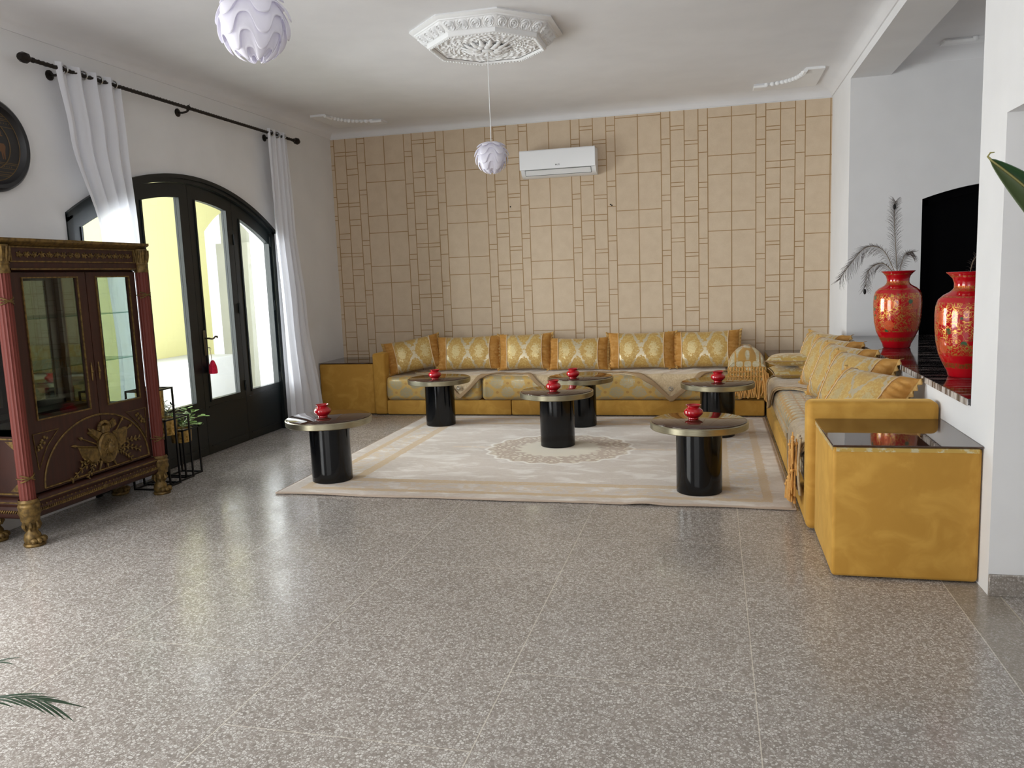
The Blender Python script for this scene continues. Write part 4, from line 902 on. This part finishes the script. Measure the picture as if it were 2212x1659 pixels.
# ------------------------------------------------------------------ rug
rg = empty('rug', (-1.30, 6.72, 0), 'large ivory and gold bordered rug with a central medallion under the tables', 'rug')
b = MB()
def rugp(i, j, z=.012):
    x = -1.79+3.58*i; y = -1.60+3.2*j
    if j < .001: y += .008*sin(i*23)+.012*math.exp(-((i-.74)*40)**2)
    zz_ = z+.010*math.exp(-((i-.74)*34)**2)*max(0, 1-j*6)+.003*max(0, sin(i*17))*max(0, 1-j*10)
    return (x, y, zz_)
b.grid(rugp, 120, 80); n = len(b.v)
o = b.build('pile', RUG, rg, fix=False); solid(o, .008, -1)
b = MB(); E_ = [rugp(i, 0, .009) for i in frange(0, 1, 120)]; b.tube(E_, .0065, 6); b.tube([(-1.79, -1.6, .008), (-1.79, 1.6, .008)], .006, 6); b.tube([(1.79, -1.6, .008), (1.79, 1.6, .008)], .006, 6); b.tube([(-1.79, 1.6, .008), (1.79, 1.6, .008)], .006, 6); b.build('binding', RUGE, rg)

# ------------------------------------------------------------------ round coffee tables and red pots
def make_table():
    o = empty('coffee_table'); b = MB()
    b.lathe([(0, 0), (.148, 0), (.152, .004), (.152, .438), (0, .438)], (0, 0, 0), 56); b.build('pedestal', BLACKG, o)
    b = MB(); b.lathe([(0, .437), (.318, .437), (.322, .441), (.324, .479), (.320, .484), (.313, .484), (.313, .474), (0, .474)], (0, 0, 0), 72); b.build('rim', RIM, o)
    b = MB(); b.lathe([(0, .476), (.312, .476), (.312, .488), (.309, .490), (0, .490)], (0, 0, 0), 72); b.build('glass_top', GTOP, o); return o
def make_pot():
    o = empty('red_pot'); b = MB()
    b.lathe([(0, 0), (.034, 0), (.036, .005), (.035, .010), (.048, .020), (.061, .034), (.065, .048), (.060, .062), (.046, .073), (.039, .078), (.040, .083), (.050, .092), (.052, .096), (.047, .0965), (.037, .085), (.034, .076), (.05, .06), (.055, .045), (.04, .02), (0, .015)], (0, 0, 0), 36)
    ob = b.build('pot_body', REDG, o); return o
tables = [(-.10, 5.48, 'near right', (-.135, 5.51)), (-2.84, 5.53, '', (-2.872, 5.50)), (-1.34, 6.89, '', (-1.35, 6.81)), (-2.745, 7.82, '', (-2.738, 7.68)), (-1.28, 7.84, '', (-1.325, 7.68)), (.03, 7.40, '', (.035, 7.36))]
tl = ['round black pedestal coffee table nearest the camera, in front of the right-hand sofa', 'round black pedestal coffee table on the near rug corner by the curtain side', 'round black pedestal coffee table standing on the rug medallion', 'round black pedestal coffee table in front of the left end of the back sofa', 'round black pedestal coffee table half hidden behind the medallion table', 'round black pedestal coffee table in the corner between both sofas']
pl = ['red glazed pot on the table nearest the right-hand sofa armrest', 'red glazed pot on the table at the near curtain-side rug corner', 'red glazed pot on the table that stands on the rug medallion', 'red glazed pot on the table before the left armrest of the back sofa', 'red glazed pot on the table partly hidden behind the medallion table', 'red glazed pot on the table in the corner between both sofas']
T0 = make_table(); P0 = make_pot()
for i, (x, y, _, p) in enumerate(tables):
    o = T0 if i == 0 else copy_tree(T0); o.location = (x, y, .0125); tag(o, tl[i], 'coffee table', 'round coffee tables on the rug')
    o.rotation_euler.z = i*1.1
    o = P0 if i == 0 else copy_tree(P0); o.location = (p[0], p[1], .5030); tag(o, pl[i], 'pot', 'small red pots on the coffee tables'); o.rotation_euler.z = i

# ------------------------------------------------------------------ air conditioner
ac = empty('air_conditioner', (-1.65, YB, 2.58), 'white wall-mounted air conditioner on the papered wall', 'air conditioner')
hw = .42
def prof_x(b, P, x0, x1, mi=0):
    n = len(b.v); m = len(P); b.v += [(x0, y, z) for y, z in P]+[(x1, y, z) for y, z in P]; b.face(range(n, n+m), mi); b.face(range(n+m, n+2*m), mi)
    for i in range(m): j = (i+1) % m; b.face((n+i, n+j, n+m+j, n+m+i), mi)
b = MB(); prof_x(b, [(0, .0), (-.10, .0), (-.16, .03), (-.19, .08), (-.19, .27), (0, .285)], -hw+.01, hw); b.build('housing', WPLAST, ac)
b = MB(); prof_x(b, [(-.189, .075), (-.203, .078), (-.205, .09), (-.203, .275), (-.195, .285), (-.185, .285)], -hw, hw-.004); b.build('front_panel', plain('gloss_white_plastic', (238, 240, 243), .2), ac)
b = MB(); prof_x(b, [(-.176, .062), (-.190, .068), (-.150, .018), (-.14, .022)], -hw+.06, hw-.055); b.build('louvre', WPLAST, ac)
b = MB(); G1 = Vector((0, -.190, .070)); G2 = Vector((0, -.152, .017))
for z0, y0 in ((.071, -.1905), (.017, -.149)): b.box(-hw+.055, hw-.05, y0-.002, y0+.003, z0-.0022, z0+.0022)
for x in (-hw+.057, hw-.052): b.tube([(x, -.190, .070), (x, -.150, .018)], .0022, 5)
b.build('louvre_gap', plain('grey_gap', (95, 100, 98), .6), ac)
b = MB(); 
for i in range(9): b.box(-hw+.05, hw-.05, -.16+.016*i, -.154+.016*i, .284, .288)
b.build('top_grille', WPLAST, ac)
b = MB(); LGM = plain('grey_badge', (150, 152, 156), .4); b.lathe([(0, .0), (.009, 0), (.009, .002), (0, .002)], (0, -.2065, .115), 18, ax='y'); b.v = [(x-.012, y, z) for x, y, z in b.v]; b.build('logo', LGM, ac)
b = MB()
for q in ((0, .003, 0, .018), (0, .011, 0, .003), (.016, .019, 0, .018), (.016, .028, .015, .018), (.016, .028, 0, .003), (.025, .028, 0, .009), (.021, .028, .007, .010)): b.box(q[0], q[1], -.2065, -.2045, .106+q[2], .106+q[3])
b.build('logo_letters', LGM, ac)

# ------------------------------------------------------------------ ceiling medallion
MX, MY = -1.62, 6.06; ml = empty('ceiling_medallion', (MX, MY, ZC), 'large octagonal white plaster medallion on the ceiling above the pendant lamp', 'ceiling medallion')
def octo(r, z, n=8): return [(r/cos(pi/8)*cos(pi/8+k*pi/4), r/cos(pi/8)*sin(pi/8+k*pi/4), z) for k in range(8)]
def octprof(b, prof, mi=0):
    for (r0, z0), (r1, z1) in zip(prof[:-1], prof[1:]):
        A, B = octo(r0, z0), octo(r1, z1)
        for k in range(8): l = (k+1) % 8; b.quad([A[k], A[l], B[l], B[k]], mi)
b = MB(); octprof(b, [(.525, 0), (.53, -.012), (.515, -.022), (.50, -.026), (.495, -.034), (.488, -.036)]); octprof(b, [(.418, -.088), (.412, -.092), (.41, -.120), (.402, -.124), (.385, -.124), (.378, -.116), (.370, -.112)]); b.build('cornice', PLASTER, ml)
b = MB()       # sloping relief band between
for k in range(8):
    A, B = [Vector(p) for p in octo(.490, -.036)], [Vector(p) for p in octo(.418, -.090)]; l = (k+1) % 8; nrm = (A[l]-A[k]).cross(B[k]-A[k]).normalized(); nrm = nrm if nrm.z < 0 else -nrm
    def f(u, v, A=A, B=B, k=k, l=l, nrm=nrm):
        p = A[k].lerp(A[l], u).lerp(B[k].lerp(B[l], u), v)
        U = u*4; fu = (U % 1)-.5; fv = (v-.5); r = sqrt((fu*1.6)**2+(fv*1.3)**2); h_ = .5+.5*sin(r*26-math.atan2(fv, fu)*(1 if int(U) % 2 else -1)*1.0)
        env = min(1, 8*v, 8*(1-v), 14*u, 14*(1-u)); return p+nrm*(.014*h_*env*(1 if r < .62 else .5))
    b.grid(f, 72, 22)
b.build('scroll_band', PLASTER, ml)
b = MB()       # inner octagonal relief panel (polar grid)
def oct_r(a): q = (a % (pi/4))-pi/8; return .372/cos((a+pi/8) % (pi/4)-pi/8)
def fi(u, v):
    a = 2*pi*u; R0 = .372/cos(((a) % (pi/4))-pi/8) if False else .372/cos((((a+pi/8) % (pi/4))-pi/8)); r = R0*(.10+.90*v); rr = r/.372
    h_ = sin(a*16+12*sin(rr*9))*sin(rr*34)+.6*sin(a*24-rr*40)+.5*sin(a*40+rr*22); env = min(1, (1-v)*14)
    ring = 1 if rr > .52 else .6
    return (r*cos(a), r*sin(a), -.108-.0065*h_*ring*env)
b.grid(fi, 320, 60); b.build('relief_panel', PLASTER, ml)
for layer, (nk, r0, r1, wd, zz_) in enumerate(((16, .07, .20, .022, -.116), (12, .05, .15, .022, -.124))):
    b = MB()
    for k in range(nk):
        a = 2*pi*(k+.5*layer)/nk; d = Vector((cos(a), sin(a), 0)); s_ = Vector((-sin(a), cos(a), 0))
        def fl(u, v, d=d, s_=s_):
            t = u; w = wd*sin(pi*min(1, .15+t*.85))**.7*(1+.25*sin(t*26)); r = r0+(r1-r0)*t; c = (v-.5)*2
            return tuple(d*r+s_*w*c+Vector((0, 0, zz_-.016*sin(t*pi*.9)-.006*(1-c*c)+.02*t*t)))
        b.grid(fl, 12, 6)
    solid(b.build('rosette_leaves', PLASTER, ml, fix=False), .004)
b = MB()
for k in range(8):
    A = octo(.396, -.126)
    for i in range(13): p = Vector(A[k]).lerp(Vector(A[(k+1) % 8]), (i+.5)/13); b.ball(p, .0075, 6, 4)
b.build('bead_edge', PLASTER, ml)

# ------------------------------------------------------------------ pendant lamps
def pendant(x, y, zc_, label, first=[None]):
    if first[0] is None:
        o = empty('pendant_lamp'); b = MB(); nb = 6; lobes = 6; Rr = .113
        for k in range(nb):
            th0 = .20+(pi-.42)*k/nb; th1 = th0+(pi-.42)/nb*1.5
            def f(u, v, th0=th0, th1=th1, k=k):
                a = 2*pi*u; wv = math.tanh(1.5*sin(lobes*a))/.905; tm = (th0+th1)/2; amp = .27*sin(min(pi-.5, max(.5, tm)))
                t = th0+(th1-th0)*v+amp*wv
                t = min(pi-.24+.05*wv, max(.16, t)); r = Rr+.012*v-.006*(1-v)+.009*wv*sin(v*pi*.8)
                return (r*sin(t)*cos(a), r*sin(t)*sin(a), r*cos(t))
            b.grid(f, 144, 10)
        solid(b.build('shade', SHADE, o, fix=False), .0012)
        b = MB(); b.tube([(0, 0, .09), (0, 0, ZC-zc_-.13)], .0028, 8); b.build('cord', WPLAST, o)
        b = MB(); b.lathe([(0, 0), (.04, 0), (.044, -.01), (.042, -.03), (.02, -.038), (0, -.038)], (0, 0, ZC-zc_-.105), 24); b.build('ceiling_cup', WPLAST, o)
        b = MB(); b.lathe([(0, .10), (.018, .10), (.02, .06), (.018, .03), (0, .03)], (0, 0, 0), 14); b.build('lamp_holder', WPLAST, o)
        b = MB(); b.lathe([(.0, .035), (.014, .03), (.02, .015), (.029, -.015), (.026, -.035), (.012, -.048), (0, -.05)], (0, 0, 0), 16); b.build('bulb', plain('frosted_bulb', (240, 240, 240), .4), o)
        first[0] = o
    else: o = copy_tree(first[0])
    o.location = (x, y, zc_); tag(o, label, 'pendant lamp', 'white wavy globe pendants'); return o
pendant(MX, MY, 2.405, 'white wavy globe pendant hanging from the medallion in front of the papered wall')
pendant(-1.555, 2.67, 2.41, 'large-looking white wavy globe pendant cut by the top edge, nearest the camera')

# ------------------------------------------------------------------ vases and feathers
def make_vase():
    o = empty('vase'); b = MB()
    b.lathe([(0, 0), (.092, 0), (.098, .006), (.103, .03), (.124, .07), (.150, .13), (.165, .20), (.171, .27), (.173, .35), (.170, .40), (.158, .438), (.132, .463), (.100, .481), (.085, .495), (.080, .505), (.080, .53), (.088, .555), (.108, .578), (.120, .588), (.121, .592), (.115, .591), (.085, .56), (.074, .53), (.074, .50), (0, .49)], (0, 0, 0), 64)
    b.build('vase_body', VASE, o); return o
V0 = make_vase(); V0.location = (1.385, 6.83, .8405); tag(V0, 'red and gold enamel vase holding dry feathers, in front of the grey alcove wall', 'vase', 'red and gold vases on the marble ledge')
V1 = copy_tree(V0); V1.location = (1.40, 5.06, .8405); V1.rotation_euler.z = 1.9; tag(V1, 'red and gold enamel vase partly hidden by the white pillar before the black arch', 'vase', 'red and gold vases on the marble ledge')
def feather(vase_loc, P, label, barb=.07, eye=True, dens=60, seed=1, drop=0):
    o = empty('feather', vase_loc, label, 'feather', 'dry feathers in the vases'); R_ = random.Random(seed); b = MB()
    pts = [Vector(p) for p in P]
    def at(t):
        t = t*(len(pts)-1); i = min(len(pts)-2, int(t)); f = t-i
        p0, p1, p2, p3 = pts[max(0, i-1)], pts[i], pts[i+1], pts[min(len(pts)-1, i+2)]
        return .5*((2*p1)+(-p0+p2)*f+(2*p0-5*p1+4*p2-p3)*f*f+(-p0+3*p1-3*p2+p3)*f**3)
    C_ = [at(t) for t in frange(0, 1, 30)]; b.tube(C_, [.0035*(1-.7*i/30) for i in range(31)], 5); b.build('shaft', plain('feather_shaft', (136, 120, 100), .6), o)
    b = MB()
    for i in range(dens):
        t = .22+.78*i/dens; p = at(t); d = (at(min(1, t+.02))-at(t-.02)).normalized(); side = d.cross(Vector((.3, -1, .1))).normalized()
        for s in (1, -1):
            L = barb*(.5+.5*sin(pi*min(1, t*.9)))*R_.uniform(.6, 1.1); e = p+side*s*L*.7+d*L*.7+Vector((R_.uniform(-.01, .01), R_.uniform(-.02, .02), -L*drop)); m_ = (p+e)/2+d*L*.12
            b.tube([p, m_, e], [.0011, .001, .0005], 3, cap=False)
    b.build('barbs', FEATH, o, fix=False)
    if eye: b = MB(); b.ball(pts[-1]-Vector((.004, 0, .04)), .014, 8, 6, 0, (.8, .6, 1.6)); b.build('feather_eye', BIRON, o)
    return o
vl = (1.385, 6.83, 1.34)
feather(vl, [(0, 0, 0), (-.01, 0, .12), (-.03, -.01, .35), (-.04, -.01, .52), (-.035, -.01, .62)], 'tall upright dry feather with a dark eye in the far vase', .085, True, 90, 1)
feather(vl, [(0, 0, 0), (-.04, 0, .12), (-.12, -.02, .26), (-.24, -.03, .28), (-.35, -.04, .16), (-.43, -.04, .04)], 'long dry feather arching left over the white wall edge from the far vase', .09, False, 90, 2, .5)
feather(vl, [(0, 0, 0), (-.05, .0, .10), (-.12, .02, .155), (-.21, .02, .10), (-.23, .02, -.02)], 'short dry feather drooping beside the neck of the far vase', .08, True, 60, 3, .6)
feather(vl, [(0, 0, 0), (.02, .01, .13), (.05, .0, .22), (.10, 0, .23)], 'small dry feather curling right above the far vase', .08, False, 55, 4, .5)
feather((1.40, 5.06, 1.34), [(0, 0, 0), (.0, 0, .10), (.02, -.01, .17), (.06, -.02, .185), (.10, -.02, .17)], 'bent dry stem rising from the vase beside the white pillar', .05, False, 30, 5, .4)

# ------------------------------------------------------------------ plants at the frame edges
fpl = empty('potted_rubber_plant', (.93, 1.98, 0), 'dark green folded leaf of a potted plant entering beside the white pillar', 'potted plant')
b = MB(); b.lathe([(0, 0), (.13, 0), (.17, .28), (.18, .30), (.165, .30), (.15, .27), (0, .27)], (0, 0, 0), 28); b.build('pot', TERRAC, fpl)
b = MB(); b.lathe([(0, .272), (.15, .272)], (0, 0, 0), 20); b.build('soil', SOIL, fpl)
b = MB(); b.tube([(0, 0, .27), (.01, 0, .8), (0, .02, 1.3), (.01, 0, 1.75)], [.018, .015, .012, .009], 8); b.build('stem', RIB, fpl)
def bigleaf(base, tip, w, side, curl=.9):
    base, tip, side = Vector(base), Vector(tip), Vector(side).normalized(); ax = tip-base; L = ax.length; d = ax.normalized(); nrm = d.cross(side).normalized()
    o = []
    def f(u, v, q=1):
        t = u; W_ = w*(sin(pi*(.06+.94*t)**1.0)**.75)*(1 if t < 1 else 0); c = (v-.5)*2; a = abs(c)*curl
        p = base+ax*t+Vector((0, 0, .10*L*sin(pi*t)))+side*(W_*sin(a)*(1 if c > 0 else -1)/max(.3, curl)*1.0)+nrm*(-W_*(1-cos(a)))
        return tuple(p)
    b = MB(); b.grid(f, 36, 12); b.m = [0 if (q % 12) < 6 else 1 for q in range(len(b.f))]; l = b.build('leaf', [LEAFU, LEAF], fpl, fix=False); solid(l, .0015)
    b = MB(); b.tube([tuple(Vector(f(t, .5))-nrm*.001) for t in frange(0, .985, 20)]+[tuple(tip+d*.006), tuple(tip+d*.008+Vector((.006, 0, .006))), tuple(tip+d*.006+Vector((.013, 0, .008)))], [.0028]*21+[.0022, .0018, .0008], 6); b.build('midrib', RIB, l)
    return l
bigleaf((.0, .0, 1.22), (-.352, 0.005, .213+1.5-.0), .062, (.25, -.35, .85), 1.25)
bigleaf((0, 0, 1.6), (.34, .12, 1.9), .07, (0, 1, .2)); bigleaf((0, .02, 1.3), (.2, -.36, 1.45), .07, (1, .3, 0)); bigleaf((0, 0, 1.1), (.36, -.1, 1.2), .07, (0, 1, 0)); bigleaf((0, 0, 1.7), (.2, .2, 2.15), .06, (1, -1, .1))
pm = empty('potted_palm', (-2.13, 1.42, 0), 'potted palm whose narrow fronds reach in at the bottom left corner', 'potted plant')
b = MB(); b.lathe([(0, 0), (.11, 0), (.14, .22), (.145, .235), (.13, .235), (.12, .21), (0, .21)], (0, 0, 0), 24); b.build('pot', TERRAC, pm)
b = MB(); b.lathe([(0, .212), (.12, .212)], (0, 0, 0), 16); b.build('soil', SOIL, pm)
def frond(P, nl, ll):
    b = MB(); pts = [Vector(p) for p in P]; n = 16
    def at(t): 
        t = t*(len(pts)-1); i = min(len(pts)-2, int(t)); f = t-i
        p0, p1, p2, p3 = pts[max(0, i-1)], pts[i], pts[i+1], pts[min(len(pts)-1, i+2)]
        return .5*((2*p1)+(-p0+p2)*f+(2*p0-5*p1+4*p2-p3)*f*f+(-p0+3*p1-3*p2+p3)*f**3)
    b.tube([at(t) for t in frange(0, 1, n)], [.003*(1-.7*i/n) for i in range(n+1)], 5)
    for i in range(nl):
        t = .30+.66*i/nl; p = at(t); d = (at(t+.02)-at(t)).normalized(); s = 1 if i % 2 else -1
        sd = d.cross(Vector((0, 0, 1))).normalized()*s; leafshape(b, p, d*1.0+sd*.28, Vector((0, 0, 1)), ll*(1-.3*t), .0036, 0, .16, 6)
    b.build('frond', LEAF, pm, fix=False)
Z0 = .21
frond([(0, 0, Z0), (.10, .02, .36), (.26, .05, .475), (.44, .07, .53), (.58, .08, .525)], 30, .15)
frond([(0, 0, Z0), (.08, .05, .40), (.24, .10, .54), (.40, .12, .60)], 18, .12)
frond([(0, 0, Z0), (.14, -.03, .36), (.33, -.04, .45), (.47, -.05, .43)], 18, .14)
frond([(0, 0, Z0), (-.1, .1, .5), (-.25, .2, .65), (-.4, .3, .6)], 16, .16); frond([(0, 0, Z0), (-.08, -.1, .5), (-.2, -.25, .62), (-.3, -.4, .55)], 16, .16); frond([(0, 0, Z0), (.02, .1, .55), (.02, .2, .75), (.0, .4, .8)], 16, .16)
